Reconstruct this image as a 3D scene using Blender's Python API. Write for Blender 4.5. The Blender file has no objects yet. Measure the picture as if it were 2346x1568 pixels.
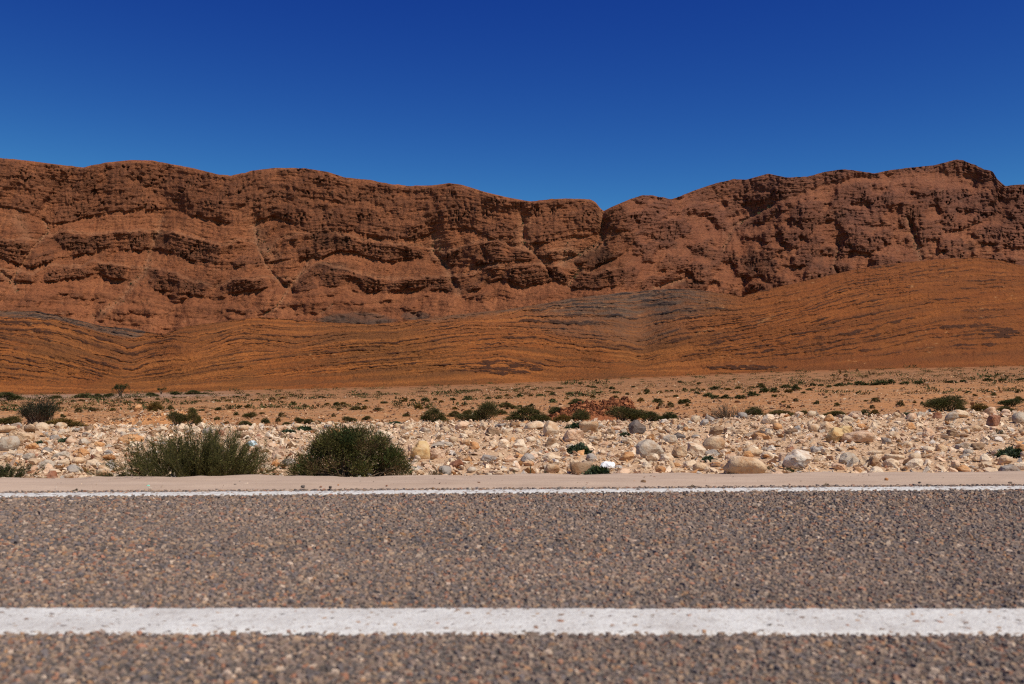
import bpy, bmesh, math, random
import numpy as np
from mathutils import Vector

random.seed(7)
rng = np.random.default_rng(7)
S = bpy.context.scene
COL = S.collection
R = math.radians

# ------------------------------------------------------------------ camera, sky, sun, exposure
H = 0.70                                   # eye height above the road, metres
LENS = 35.0
W_, H_ = 2346.0, 1568.0                    # frame units used for sighting directions
F = W_ * LENS / 36.0
CX, HY = 1173.0, 889.0                     # straight ahead / horizon in those units
cam_d = bpy.data.cameras.new('camera')
cam = bpy.data.objects.new('camera', cam_d)
COL.objects.link(cam)
cam.location = (0, 0, H)
cam.rotation_euler = (R(90), 0, 0)
cam_d.lens = LENS
cam_d.sensor_width = 36.0
cam_d.shift_y = (HY - H_ / 2) / W_
cam_d.clip_start = 0.05
cam_d.clip_end = 20000
cam_d.dof.use_dof = True
cam_d.dof.focus_distance = 20.0
cam_d.dof.aperture_fstop = 3.8
S.camera = cam

SUN_EL, SUN_AZ = R(56), R(127)             # azimuth from straight ahead, clockwise
w = bpy.data.worlds.new('World')
S.world = w
w.use_nodes = True
nt = w.node_tree
nt.nodes.clear()
sky = nt.nodes.new('ShaderNodeTexSky')
sky.sky_type = 'NISHITA'
sky.sun_disc = False
sky.sun_elevation = SUN_EL
sky.sun_rotation = SUN_AZ
sky.altitude = 3000
sky.air_density = 0.7
sky.dust_density = 0.0
sky.ozone_density = 6.0
# polarising filter and film response: one curve per channel for the whole sky
sep = nt.nodes.new('ShaderNodeSeparateColor'); comb = nt.nodes.new('ShaderNodeCombineColor')
nt.links.new(sky.outputs[0], sep.inputs[0])
for ch, (p_, k_) in enumerate(((2.7, 21.5), (2.32, 8.3), (1.0, 1.14))):
    prev = sep.outputs[ch]
    for op, val in (('MULTIPLY', 0.1), ('POWER', p_), ('MULTIPLY', k_), ('MINIMUM', 1.0), ('MULTIPLY', 10.0)):
        q_ = nt.nodes.new('ShaderNodeMath'); q_.operation = op; q_.inputs[1].default_value = val
        nt.links.new(prev, q_.inputs[0]); prev = q_.outputs[0]
    nt.links.new(prev, comb.inputs[ch])
bg = nt.nodes.new('ShaderNodeBackground')
bg.inputs['Strength'].default_value = 0.1
out = nt.nodes.new('ShaderNodeOutputWorld')
nt.links.new(comb.outputs[0], bg.inputs[0])
nt.links.new(bg.outputs[0], out.inputs[0])

sd = bpy.data.lights.new('sun', 'SUN')
sd.energy = 4.7
sd.angle = R(0.53)
sd.color = (1.0, 0.925, 0.79)
sun = bpy.data.objects.new('sun', sd)
COL.objects.link(sun)
to_sun = Vector((math.sin(SUN_AZ) * math.cos(SUN_EL), math.cos(SUN_AZ) * math.cos(SUN_EL), math.sin(SUN_EL)))
sun.rotation_euler = (-to_sun).to_track_quat('-Z', 'Y').to_euler()
sun.location = (0, 0, 50)

S.render.engine = 'CYCLES'
S.cycles.filter_width = 1.15
S.cycles.use_denoising = False
S.view_settings.view_transform = 'Standard'
S.view_settings.look = 'None'
S.view_settings.gamma = 1.0
S.view_settings.exposure = 0.0
S.view_settings.use_curve_mapping = False

# ------------------------------------------------------------------ numeric helpers
def _hash(ix, iy, seed):
    h = (ix.astype(np.int64) * 374761393 + iy.astype(np.int64) * 668265263 + seed * 982451653) & 0xFFFFFFFF
    h = ((h ^ (h >> 13)) * 1274126177) & 0xFFFFFFFF
    h = h ^ (h >> 16)
    return h

def perlin(x, y, seed=0):
    x = np.asarray(x, float); y = np.asarray(y, float)
    x, y = np.broadcast_arrays(x, y)
    x0 = np.floor(x); y0 = np.floor(y)
    fx = x - x0; fy = y - y0
    u = fx * fx * fx * (fx * (fx * 6 - 15) + 10)
    v = fy * fy * fy * (fy * (fy * 6 - 15) + 10)
    def g(ix, iy, dx, dy):
        a = _hash(ix, iy, seed) * (2 * math.pi / 4294967296.0)
        return np.cos(a) * dx + np.sin(a) * dy
    n00 = g(x0, y0, fx, fy); n10 = g(x0 + 1, y0, fx - 1, fy)
    n01 = g(x0, y0 + 1, fx, fy - 1); n11 = g(x0 + 1, y0 + 1, fx - 1, fy - 1)
    return 1.5 * ((n00 * (1 - u) + n10 * u) * (1 - v) + (n01 * (1 - u) + n11 * u) * v)

def fbm(x, y, seed=0, octs=4, gain=0.5):
    t = 0; a = 1.0; n = 0; f = 1.0
    for k in range(octs):
        t = t + a * perlin(x * f + 17.3 * k, y * f - 9.1 * k, seed + k * 31)
        n += a; a *= gain; f *= 2.03
    return t / n * 1.35

def ridged(x, y, seed=0, octs=4):
    t = 0; a = 1.0; n = 0; f = 1.0
    for k in range(octs):
        t = t + a * (1 - 2 * np.abs(perlin(x * f + 5.7 * k, y * f + 3.3 * k, seed + k * 57)))
        n += a; a *= 0.5; f *= 2.05
    return t / n

def sstep(a, b, x):
    t = np.clip((x - a) / (b - a), 0, 1)
    return t * t * (3 - 2 * t)

def curve(pts, x, smooth=0):
    p = np.array(pts, float)
    if smooth:
        r = 0
        ks = np.linspace(-1, 1, 9); wk = 1 - ks ** 2 + .05
        for k, q in zip(ks, wk):
            r = r + q * np.interp(x + k * smooth, p[:, 0], p[:, 1])
        return r / wk.sum()
    return np.interp(x, p[:, 0], p[:, 1])

# ------------------------------------------------------------------ object helpers
def tag(o, label=None, cat=None, group=None, kind=None):
    if label: o['label'] = label
    if cat: o['category'] = cat
    if group: o['group'] = group
    if kind: o['kind'] = kind
    return o

def mesh_np(name, verts, faces, nper, mat=None, cols=None, attrs=None, smooth=False):
    """faces: flat int array; nper: corners per face (int or array)."""
    me = bpy.data.meshes.new(name)
    verts = np.ascontiguousarray(verts, np.float32)
    faces = np.ascontiguousarray(faces, np.int32).ravel()
    nf = len(faces) // nper if isinstance(nper, int) else len(nper)
    tot = np.full(nf, nper, np.int32) if isinstance(nper, int) else np.asarray(nper, np.int32)
    start = np.concatenate([[0], np.cumsum(tot)[:-1]]).astype(np.int32)
    me.vertices.add(len(verts)); me.vertices.foreach_set('co', verts.ravel())
    me.loops.add(len(faces)); me.loops.foreach_set('vertex_index', faces)
    me.polygons.add(nf); me.polygons.foreach_set('loop_start', start)
    me.polygons.foreach_set('use_smooth', np.full(nf, bool(smooth)))
    if cols is not None:
        a = me.attributes.new('col', 'FLOAT_COLOR', 'POINT')
        c = np.ones((len(verts), 4), np.float32); c[:, :3] = cols
        a.data.foreach_set('color', c.ravel())
    for k, v in (attrs or {}).items():
        a = me.attributes.new(k, 'FLOAT', 'POINT')
        a.data.foreach_set('value', np.ascontiguousarray(v, np.float32).ravel())
    me.update(calc_edges=True)
    if mat: me.materials.append(mat)
    return me

def link(name, me, parent=None, loc=None):
    o = bpy.data.objects.new(name, me)
    COL.objects.link(o)
    if parent: o.parent = parent
    if loc is not None: o.location = loc
    return o

def empty(name, loc):
    o = bpy.data.objects.new(name, None)
    o.empty_display_size = 0.1
    COL.objects.link(o)
    o.location = loc
    return o

def grid_faces(nr, nc):
    i = np.arange(nr - 1)[:, None] * nc + np.arange(nc - 1)[None, :]
    return np.stack([i, i + 1, i + nc + 1, i + nc], -1).reshape(-1)

# ------------------------------------------------------------------ material helpers
class NT:
    def __init__(self, name):
        self.m = bpy.data.materials.new(name); self.m.use_nodes = True
        self.t = self.m.node_tree; self.t.nodes.clear()
        self.out = self.n('ShaderNodeOutputMaterial')
        self.b = self.n('ShaderNodeBsdfPrincipled')
        self.b.inputs['Roughness'].default_value = 0.9
        self.b.inputs['Specular IOR Level'].default_value = 0.15
        self.l(self.b.outputs[0], self.out.inputs[0])
        self.geo = None
    def n(self, t): return self.t.nodes.new(t)
    def l(self, a, b): self.t.links.new(a, b)
    def pos(self):
        if not self.geo: self.geo = self.n('ShaderNodeNewGeometry')
        return self.geo.outputs['Position']
    def obj(self):
        return self.n('ShaderNodeTexCoord').outputs['Object']
    def noise(self, scale, detail=4, rough=0.55, vec=None, stretch=None):
        v = vec if vec is not None else self.pos()
        if stretch:
            mp = self.n('ShaderNodeMapping'); mp.inputs['Scale'].default_value = stretch
            self.l(v, mp.inputs['Vector']); v = mp.outputs[0]
        x = self.n('ShaderNodeTexNoise'); x.inputs['Scale'].default_value = scale
        x.inputs['Detail'].default_value = detail; x.inputs['Roughness'].default_value = rough
        self.l(v, x.inputs['Vector']); return x.outputs['Fac']
    def rng(self, s, a, b, c=0.0, d=1.0):
        x = self.n('ShaderNodeMapRange'); x.clamp = True
        for i, q in ((1, a), (2, b), (3, c), (4, d)): x.inputs[i].default_value = q
        self.l(s, x.inputs[0]); return x.outputs[0]
    def mix(self, fac, a, b, mode='MIX'):
        x = self.n('ShaderNodeMix'); x.data_type = 'RGBA'; x.blend_type = mode
        for k, q in ((0, fac), (6, a), (7, b)):
            if hasattr(q, 'is_linked'): self.l(q, x.inputs[k])
            elif isinstance(q, (int, float)): x.inputs[k].default_value = q
            else: x.inputs[k].default_value = (*q, 1)
        return x.outputs[2]
    def math(self, op, a, b=0.5):
        x = self.n('ShaderNodeMath'); x.operation = op
        for k, q in ((0, a), (1, b)):
            if hasattr(q, 'is_linked'): self.l(q, x.inputs[k])
            else: x.inputs[k].default_value = q
        return x.outputs[0]
    def attr(self, name, color=False):
        x = self.n('ShaderNodeAttribute'); x.attribute_name = name
        return x.outputs['Color'] if color else x.outputs['Fac']
    def color(self, s): self.l(s, self.b.inputs['Base Color'])
    def bump(self, h, dist, strength=1.0):
        x = self.n('ShaderNodeBump'); x.inputs['Distance'].default_value = dist
        x.inputs['Strength'].default_value = strength
        self.l(h, x.inputs['Height']); self.l(x.outputs[0], self.b.inputs['Normal'])

def mat_mountain():
    m = NT('mountain_rock')
    n1 = m.noise(0.05, 5); n2 = m.noise(0.35, 5, .65); n3 = m.noise(.75, 4, .75)
    strat = m.noise(0.22, 5, .7, stretch=(.18, .18, 2.2))
    talus = m.mix(m.rng(n1, .3, .7), (.295, .102, .041), (.395, .150, .062))
    talus = m.mix(m.rng(n2, .35, .75), talus, (.185, .062, .028))
    rock = m.mix(m.rng(strat, .35, .65), (.145, .054, .026), (.28, .102, .045))
    rock = m.mix(m.rng(n2, .45, .75), rock, (.16, .062, .032))
    f = m.math('ADD', m.attr('rock'), m.math('MULTIPLY', m.math('SUBTRACT', n3, .5), .7))
    c = m.mix(m.rng(f, .3, .7), talus, rock)
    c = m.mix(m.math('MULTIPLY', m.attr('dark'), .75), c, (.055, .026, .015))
    c = m.mix(m.math('MULTIPLY', m.attr('pale'), .75), c, (.42, .22, .12))
    c = m.mix(m.rng(n3, .53, .64, 0, .62), c, m.mix(1.0, c, (.36, .32, .31), 'MULTIPLY'))
    c = m.mix(m.rng(n3, .34, .44, .45, 0), c, m.mix(1.0, c, (1.45, 1.5, 1.55), 'MULTIPLY'))
    c = m.mix(m.attr('slate'), c, m.mix(m.rng(n2, .35, .7), (.075, .054, .042), (.135, .088, .062)))
    c = m.mix(m.math('MULTIPLY', m.attr('mauve'), .45), c, (.19, .082, .062))
    c = m.mix(m.rng(m.noise(.018, 4, .6), .45, .65, 0, .45), c, m.mix(1.0, c, (.55, .52, .55), 'MULTIPLY'))
    m.color(c)
    hh = m.math('ADD', n2, m.math('ADD', m.math('MULTIPLY', n3, .5), m.math('MULTIPLY', strat, .8)))
    m.bump(hh, 3.0, .9)
    return m.m

def mat_hill():
    m = NT('hill_soil')
    n1 = m.noise(0.04, 4); n2 = m.noise(0.6, 5, .7); n3 = m.noise(1.5, 4, .75)
    a = m.mix(m.rng(n1, .35, .65), (.275, .078, .018), (.375, .120, .028))
    a = m.mix(m.rng(n2, .4, .72), a, (.22, .075, .02))
    a = m.mix(m.rng(n3, .52, .63, 0, .8), a, (.13, .046, .018))
    a = m.mix(m.rng(n3, .32, .40, .35, 0), a, (.48, .19, .055))
    a = m.mix(m.rng(m.noise(.16, 4, .6), .42, .64, 0, .6), a, (.20, .066, .02))
    a = m.mix(m.rng(m.noise(.022, 3, .6), .45, .62, 0, .55), a, (.185, .075, .022))
    a = m.mix(m.rng(m.attr('upper'), 0, 1, 0, .5), a, (.25, .090, .034))
    a = m.mix(m.rng(m.attr('tone'), .5, .85, 0, .75), a, (.15, .06, .022))
    a = m.mix(m.rng(m.attr('tone'), .2, .42, .4, 0), a, (.44, .155, .04))
    a = m.mix(m.math('MULTIPLY', m.attr('deep'), .7), a, (.205, .060, .017))
    led = m.math('ADD', m.attr('ledge'), m.math('MULTIPLY', m.math('SUBTRACT', n3, .5), .9))
    c = m.mix(m.rng(led, .3, .75), a, m.mix(n2, (.042, .018, .010), (.105, .040, .019)))
    g = m.mix(m.rng(n2, .35, .7), (.088, .058, .042), (.185, .105, .064))
    c = m.mix(m.attr('grey'), c, g)
    c = m.mix(m.rng(m.math('MULTIPLY', m.attr('ledge'), m.attr('grey')), .15, .6), c, (.045, .03, .026))
    c = m.mix(m.math('MULTIPLY', m.attr('pale'), .7), c, (.50, .26, .11))
    m.color(c)
    m.bump(m.math('ADD', n2, m.math('MULTIPLY', n3, .8)), 0.9, 1.0)
    return m.m

def mat_ground():
    m = NT('desert_ground')
    n0 = m.noise(0.08, 4); n1 = m.noise(0.7, 5, .65); n2 = m.noise(6, 4, .7); n3 = m.noise(28, 2, .6)
    plain = m.mix(m.rng(n0, .35, .65), (.42, .19, .076), (.50, .232, .09))
    plain = m.mix(m.rng(n1, .45, .7, 0, .7), plain, (.40, .26, .15))
    plain = m.mix(m.rng(n2, .49, .62, 0, .7), plain, (.21, .10, .045))
    plain = m.mix(m.rng(m.noise(2.2, 5, .7), .53, .66, 0, .55), plain, (.22, .11, .05))
    far = m.mix(m.rng(n1, .38, .58), (.38, .175, .072), (.26, .122, .052))
    far = m.mix(m.rng(m.noise(1.6, 5, .75), .5, .62, 0, .8), far, (.15, .085, .045))
    plain = m.mix(m.attr('far'), plain, far)
    plain = m.mix(m.math('MULTIPLY', m.attr('wash'), .8), plain, (.30, .19, .13))
    bank = m.mix(m.rng(n2, .3, .7), (.60, .41, .255), (.47, .295, .17))
    bank = m.mix(m.rng(n3, .5, .75, 0, .7), bank, (.26, .16, .095))
    c = m.mix(m.attr('bank'), plain, bank)
    c = m.mix(m.math('MULTIPLY', m.attr('foot'), .8), c, m.mix(m.rng(n1, .4, .6), (.33, .125, .042), (.22, .085, .032)))
    m.color(c)
    m.bump(m.math('ADD', n2, m.math('MULTIPLY', n3, .4)), 0.06, .8)
    return m.m

def mat_stone():
    """Boulders and stones: own colour from the object, with stains, grain and darker veins."""
    m = NT('bank_stone')
    oi = m.n('ShaderNodeObjectInfo')
    v = m.n('ShaderNodeVectorMath'); v.operation = 'ADD'
    m.l(m.pos(), v.inputs[0]); m.l(oi.outputs['Location'], v.inputs[1])
    n1 = m.noise(9, 4, .6, vec=v.outputs[0]); n2 = m.noise(45, 4, .65, vec=v.outputs[0]); n3 = m.noise(5, 3, .6, vec=v.outputs[0], stretch=(1, 1, 3))
    c = oi.outputs['Color']
    brown = m.mix(1.0, c, (.72, .54, .40), 'MULTIPLY')
    pale = m.mix(.4, c, (.66, .56, .45))
    c2 = m.mix(m.rng(n1, .48, .62, 0, .75), c, brown)
    c2 = m.mix(m.rng(n3, .55, .7, 0, .5), c2, pale)
    c2 = m.mix(m.rng(n2, .58, .75, 0, .55), c2, m.mix(1.0, c2, (.45, .36, .3), 'MULTIPLY'))
    m.color(c2)
    m.bump(m.math('ADD', n1, m.math('MULTIPLY', n2, .45)), 0.03, .8)
    return m.m

def mat_col(name, rough=.9, bump=None, var=0.25, scale=40):
    m = NT(name)
    c = m.attr('col', True)
    if var:
        c = m.mix(m.rng(m.noise(scale, 3), .4, .7, 0, var), c, m.mix(1.0, c, (.5, .42, .36), 'MULTIPLY'))
    m.color(c)
    m.b.inputs['Roughness'].default_value = rough
    if bump: m.bump(m.noise(bump[0], 3), bump[1])
    return m.m

def mat_leaf():
    m = NT('foliage')
    oi = m.n('ShaderNodeObjectInfo')
    c = m.mix(1.0, m.attr('col', True), oi.outputs['Color'], 'MULTIPLY')
    m.color(c)
    m.b.inputs['Roughness'].default_value = .75
    tr = m.n('ShaderNodeBsdfTranslucent'); m.l(c, tr.inputs[0])
    mx = m.n('ShaderNodeMixShader'); mx.inputs[0].default_value = .22
    m.l(m.b.outputs[0], mx.inputs[1]); m.l(tr.outputs[0], mx.inputs[2]); m.l(mx.outputs[0], m.out.inputs[0])
    return m.m

def mat_plain(name, col, rough=.8, var=None, scale=30, bump=None):
    m = NT(name)
    if var: m.color(m.mix(m.rng(m.noise(scale, 4), .35, .7), col, var))
    else: m.b.inputs['Base Color'].default_value = (*col, 1)
    m.b.inputs['Roughness'].default_value = rough
    if bump: m.bump(m.noise(bump[0], 4), bump[1])
    return m.m

M_MOUNT, M_HILL, M_GROUND, M_STONE = mat_mountain(), mat_hill(), mat_ground(), mat_stone()
M_LEAF = mat_leaf()
M_TWIG = mat_plain('twig_wood', (.10, .07, .045), .85, (.17, .12, .08), 60)
M_STEM = mat_plain('green_stem', (.055, .055, .022), .85, (.095, .08, .035), 30)
M_CHIP = mat_col('road_chippings', .8, None, .2, 300)
M_GRAVEL = mat_col('bank_gravel', .9, (60, .01), .45, 35)

# ------------------------------------------------------------------ the lie of the land
YB = [(-900, 908), (0, 905), (300, 901), (600, 893), (900, 887), (1200, 877), (1500, 864), (1800, 851), (2346, 838), (3300, 826)]
Y20 = [(0, 976), (600, 974), (1000, 968), (1300, 966), (1700, 957), (2000, 951), (2346, 945)]
YCREST = [(0, 977), (300, 978), (600, 977), (950, 969), (1250, 968), (1500, 966), (1700, 957), (2000, 951), (2346, 944)]
YC = 16.0                                   # metres to the crest of the stony bank

def shoulder_edge(X): return 7.74 + .64 * np.tanh(X / 8)
def road_edge(X): return 6.71 + .58 * np.tanh(X / 8)

def ground_z(X, Y, rough=True):
    X = np.asarray(X, float); Y = np.asarray(Y, float)
    xq = CX + F * X / np.maximum(Y, 5)
    yb = curve(YB, xq, 150)
    y20 = curve(Y20, xq, 150)
    c1 = (y20 - yb) / (1 / 20 - 1 / 300)
    c0 = yb - HY - c1 / 300
    zp = H - (c0 * Y + c1) / F
    zc = H - (curve(YCREST, CX + F * X / YC, 80) - HY) * YC / F
    e = shoulder_edge(X)
    t = np.clip((Y - e) / (YC - e), 0, 1)
    zb = -.06 + (zc + .06) * t ** 1.15
    k = sstep(YC - .3, YC + 3.5, Y)
    z = zb * (1 - k) + (zp) * k
    if rough:
        a = sstep(7.6, 9.5, Y)
        z = z + a * (fbm(X / 1.6, Y / 1.6, 5, 4) * .05 * (1 - k) + k * fbm(X / 3, Y / 3, 6, 4) * .05 + fbm(X / 14, Y / 14, 8, 3) * .15 * sstep(20, 40, Y))
    return z

def sight(xq, yq, lo=7.0, hi=300.0, n=900):
    """Where the line of sight in that direction meets the ground: X, Y, z."""
    Y = np.exp(np.linspace(math.log(lo), math.log(hi), n))
    X = (xq - CX) * Y / F
    yy = HY + (H - ground_z(X, Y, False)) * F / Y
    k = int(np.argmax(yy <= yq)) if (yy <= yq).any() else n - 1
    return float(X[k]), float(Y[k]), float(ground_z(X[k], Y[k]))

# ground sheet: fan of rows from the shoulder to the horizon
tanv = np.concatenate([np.linspace(-6, -.75, 24), np.linspace(-.72, .72, 420), np.linspace(.75, 6, 24)])
rows = np.concatenate([np.linspace(7.0, 17, 110), np.exp(np.linspace(math.log(17.1), math.log(420), 190)), [600, 1000, 1800, 3500]])
YY = np.repeat(rows[:, None], len(tanv), 1)
XX = YY * tanv[None, :]
ZZ = ground_z(XX, YY)
ZZ = np.where(YY < shoulder_edge(XX) - .05, -.09, ZZ)
xq_g = CX + F * tanv[None, :] + 0 * YY
bankm = 1 - sstep(YC - .5, YC + 2.2, YY + 1.2 * fbm(XX / 2, YY / 2, 21, 3))
farm = sstep(22, 75, YY)
washm = sstep(60, 110, YY) * (1 - sstep(380, 640, xq_g + 120 * fbm(XX / 20, YY / 20, 23, 2)))
g = mesh_np('ground', np.stack([XX, YY, ZZ], -1).reshape(-1, 3), grid_faces(len(rows), len(tanv)), 4, M_GROUND,
            attrs={'bank': bankm, 'far': farm, 'wash': washm, 'foot': sstep(130, 290, YY * (1 + .3 * fbm(XX / 25, YY / 40, 24, 3)))}, smooth=True)
tag(link('ground', g), 'stony desert ground from the road shoulder to the foot of the hills', 'ground', kind='structure')

# near side of the road and land behind the camera
nb = mesh_np('ground', np.array([[-400, -400, -.14], [400, -400, -.14], [400, 7.2, -.14], [-400, 7.2, -.14]]), [0, 1, 2, 3], 4, M_GROUND,
             attrs={'bank': np.ones(4), 'far': np.zeros(4), 'wash': np.zeros(4)})
tag(link('ground', nb), 'sandy ground under and behind the asphalt road', 'ground', kind='structure')

# ------------------------------------------------------------------ road
def mat_asphalt():
    m = NT('asphalt')
    vor = m.n('ShaderNodeTexVoronoi'); vor.inputs['Scale'].default_value = 75
    m.l(m.pos(), vor.inputs['Vector'])
    sep = m.n('ShaderNodeSeparateColor'); m.l(vor.outputs['Color'], sep.inputs[0])
    c = m.mix(sep.outputs[0], (.14, .115, .10), (.36, .285, .235))
    c = m.mix(m.rng(sep.outputs[1], .8, .85), c, (.38, .30, .23))
    c = m.mix(m.rng(sep.outputs[2], .8, .85), c, (.20, .10, .065))
    c = m.mix(m.rng(vor.outputs['Distance'], .25, .6), c, (.08, .068, .06))
    m.color(c)
    m.bump(m.math('SUBTRACT', 1.0, vor.outputs['Distance']), .008, .7)
    return m.m
xs = np.concatenate([np.linspace(-300, -12, 40), np.linspace(-11.5, 11.5, 300), np.linspace(12, 300, 40)])
ed = road_edge(xs) + .26 + .025 * fbm(xs / .15, 0 * xs, 40, 3) + .05 * fbm(xs / .9, 0 * xs, 41, 2)
tt = np.linspace(0, 1, 8)
RY = -4.2 + (ed[None, :] + 4.2) * tt[:, None]
RX = np.repeat(xs[None, :], 8, 0)
RZ = np.zeros_like(RX); RZ[-1] = -.035
road = link('road', mesh_np('road', np.stack([RX, RY, RZ], -1).reshape(-1, 3), grid_faces(8, len(xs)), 4, mat_asphalt()))
tag(road, 'worn brown grey asphalt road with exposed stone chippings', 'road', kind='structure')

# stone chippings that stand proud of the asphalt
cx_, cy_ = [], []
sp = .0174
yrow = 2.05
while yrow < 7.7:
    step = sp * (1 if yrow < 4.0 else 1.32)
    hw = yrow * .56 + .85
    n = int(2 * hw / step)
    cx_.append(-hw + step * (np.arange(n) + rng.uniform(-.5, .5, n)))
    cy_.append(yrow + rng.uniform(-.5, .5, n) * step)
    yrow += step * 1.02
cx_ = np.concatenate(cx_); cy_ = np.concatenate(cy_)
dens = .90 + .10 * fbm(cx_ / .5, cy_ / .5, 44, 3)
keep = (cy_ < road_edge(cx_) + .24) & (rng.random(len(cx_)) < dens)
cx_, cy_ = cx_[keep], cy_[keep]
n = len(cx_)
rad = np.clip(rng.lognormal(0, .28, n), .55, 1.75) * .0087 * np.where(cy_ > 4.0, 1.2, 1.0)
ang = np.linspace(0, 2 * np.pi, 5)[:-1][None, :] + rng.uniform(0, 6.28, (n, 1)) + rng.uniform(-.4, .4, (n, 4))
asp = rng.uniform(.65, 1.0, (n, 1)); rot = rng.uniform(0, 3.14, (n, 1))
def ringpts(r, z):
    px = np.cos(ang) * r; py = np.sin(ang) * r * asp
    return np.stack([px * np.cos(rot) - py * np.sin(rot) + cx_[:, None], px * np.sin(rot) + py * np.cos(rot) + cy_[:, None], z + 0 * px], -1)
ht = rad[:, None] * rng.uniform(.25, .62, (n, 1)) + .001
tilt = rng.normal(0, .14, (n, 2))
top = ringpts(rad[:, None] * rng.uniform(.6, .9, (n, 4)), ht)
top[..., 2] += (top[..., 0] - cx_[:, None]) * tilt[:, :1] + (top[..., 1] - cy_[:, None]) * tilt[:, 1:]
bot = ringpts(rad[:, None] * rng.uniform(.95, 1.2, (n, 4)), -.002)
V = np.concatenate([bot, top], 1)
base = (np.arange(n) * 8)[:, None]
q = np.array([[i, (i + 1) % 4, 4 + (i + 1) % 4, 4 + i] for i in range(4)]).ravel()
fq = (base + q[None, :]); ft = base + np.arange(4, 8)[None, :]
fl = np.concatenate([fq, ft], 1).ravel()
tot = np.tile([4, 4, 4, 4, 4], n)
pal = np.array([(.185, .145, .125), (.225, .175, .14), (.085, .085, .10), (.055, .055, .06), (.31, .225, .155), (.255, .12, .075), (.42, .35, .29), (.14, .115, .105), (.30, .17, .085)])
pw = np.array([.24, .18, .15, .10, .10, .07, .04, .08, .04])
ci = rng.choice(len(pal), n, p=pw / pw.sum())
cc = pal[ci] * np.array([1.38, 1.25, 1.14]) * rng.uniform(.7, 1.3, (n, 1))
film = np.clip(.33 + .22 * fbm(cx_ / 1.1, cy_ / .8, 47, 3), 0, .75)[:, None]      # grey road film, patchy
cc = cc * (1 + .16 * fbm(cx_ / 3.0, cy_ / .7, 48, 3)[:, None])
cc = cc * (1 - film) + np.array([.275, .205, .165]) * film
chips = link('chippings', mesh_np('chippings', V.reshape(-1, 3), fl, tot, M_CHIP, np.repeat(cc, 8, 0)), road)
chips['kind'] = 'stuff'

def mat_paint():
    m = NT('road_paint')
    n1 = m.noise(5, 4); n2 = m.noise(70, 3, .6); n3 = m.noise(24, 4, .7)
    c = m.mix(m.rng(n1, .35, .7), (.66, .65, .625), (.54, .52, .495))
    c = m.mix(m.rng(n2, .53, .68, 0, .75), c, (.38, .33, .29))
    c = m.mix(m.rng(m.noise(11, 5, .75, stretch=(.5, 1, 1)), .56, .70, 0, .55), c, (.40, .36, .33))
    c = m.mix(m.rng(m.noise(30, 4, .7, stretch=(.45, 1, 1)), .64, .72, 0, .8), c, (.14, .12, .11))
    m.color(c); m.b.inputs['Roughness'].default_value = .7
    m.bump(m.math('ADD', m.noise(110, 3), n3), .006, .8)
    return m.m
M_PAINT = mat_paint()

def painted_line(name, ynear, yfar, z0, x0, x1, dx, rag, nr=24):
    x = np.arange(x0, x1, dx)
    y0 = ynear(x) + rag * fbm(x / .03, 0 * x, 50, 3) + rag * .8 * fbm(x / .3, 0 * x, 51, 2)
    y1 = yfar(x) + rag * fbm(x / .03, 0 * x + 9, 52, 3) + rag * .8 * fbm(x / .3, 0 * x + 9, 53, 2)
    t = np.linspace(0, 1, nr)[:, None]
    Yl = y0 + (y1 - y0) * t
    Xl = np.repeat(x[None, :], nr, 0)
    Zl = z0 + .0024 * fbm(Xl / .017, Yl / .017, 54, 2) - .009 * np.clip(np.abs(t * 2 - 1) - .86, 0, 1) / .14
    return link(name, mesh_np(name, np.stack([Xl, Yl, Zl], -1).reshape(-1, 3), grid_faces(nr, len(x)), 4, M_PAINT, smooth=True), road)
painted_line('lane_line', lambda x: 2.815 - .006 * x / 1.3, lambda x: 3.15 - .006 * x / 1.3, .0080, -4.5, 4.5, .011, .014, 26)
painted_line('edge_line', lambda x: road_edge(x) - .115, lambda x: road_edge(x) + .085, .0078, -14, 14, .02, .018, 14)

# gravel shoulder: a sandy strip that laps over the edge of the asphalt
xs = np.concatenate([np.linspace(-60, -8, 60), np.linspace(-7.9, 7.9, 640), np.linspace(8, 60, 60)])
i0 = road_edge(xs) + .205 + .025 * fbm(xs / .25, 0 * xs, 60, 4) + .03 * fbm(xs / 1.5, 0 * xs, 61, 2)
i1 = shoulder_edge(xs) + .05 * fbm(xs / .9, 0 * xs, 62, 3)
nr = 22
t = np.linspace(0, 1, nr)[:, None]
SY = i0 + (i1 - i0) * t
SX = np.repeat(xs[None, :], nr, 0)
SZ = .004 + .022 * sstep(0, .35, t) + .010 * fbm(SX / .6, SY / .12, 63, 4) * sstep(0, .2, t) + .022 * fbm(SX / .8, SY * 0, 64, 4) * sstep(.4, 1, t)
SZ[0] = -.004
SY = np.vstack([SY, i1 + .10, i1 + .22]); SX = np.vstack([SX, xs, xs]); SZ = np.vstack([SZ, 0 * xs - .04, 0 * xs - .11])
def mat_shoulder():
    m = NT('shoulder_sand')
    n1 = m.noise(3, 5, .6, stretch=(.35, 2.2, 1)); n2 = m.noise(60, 3, .7); n3 = m.noise(1.2, 3)
    c = m.mix(m.rng(n1, .35, .68), (.46, .345, .265), (.38, .275, .205))
    c = m.mix(m.rng(n3, .45, .7, 0, .5), c, (.50, .37, .28))
    c = m.mix(m.rng(n2, .6, .75, 0, .6), c, (.30, .20, .14))
    m.color(c); m.bump(m.math('ADD', n1, m.math('MULTIPLY', n2, .3)), .02, .7)
    return m.m
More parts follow.
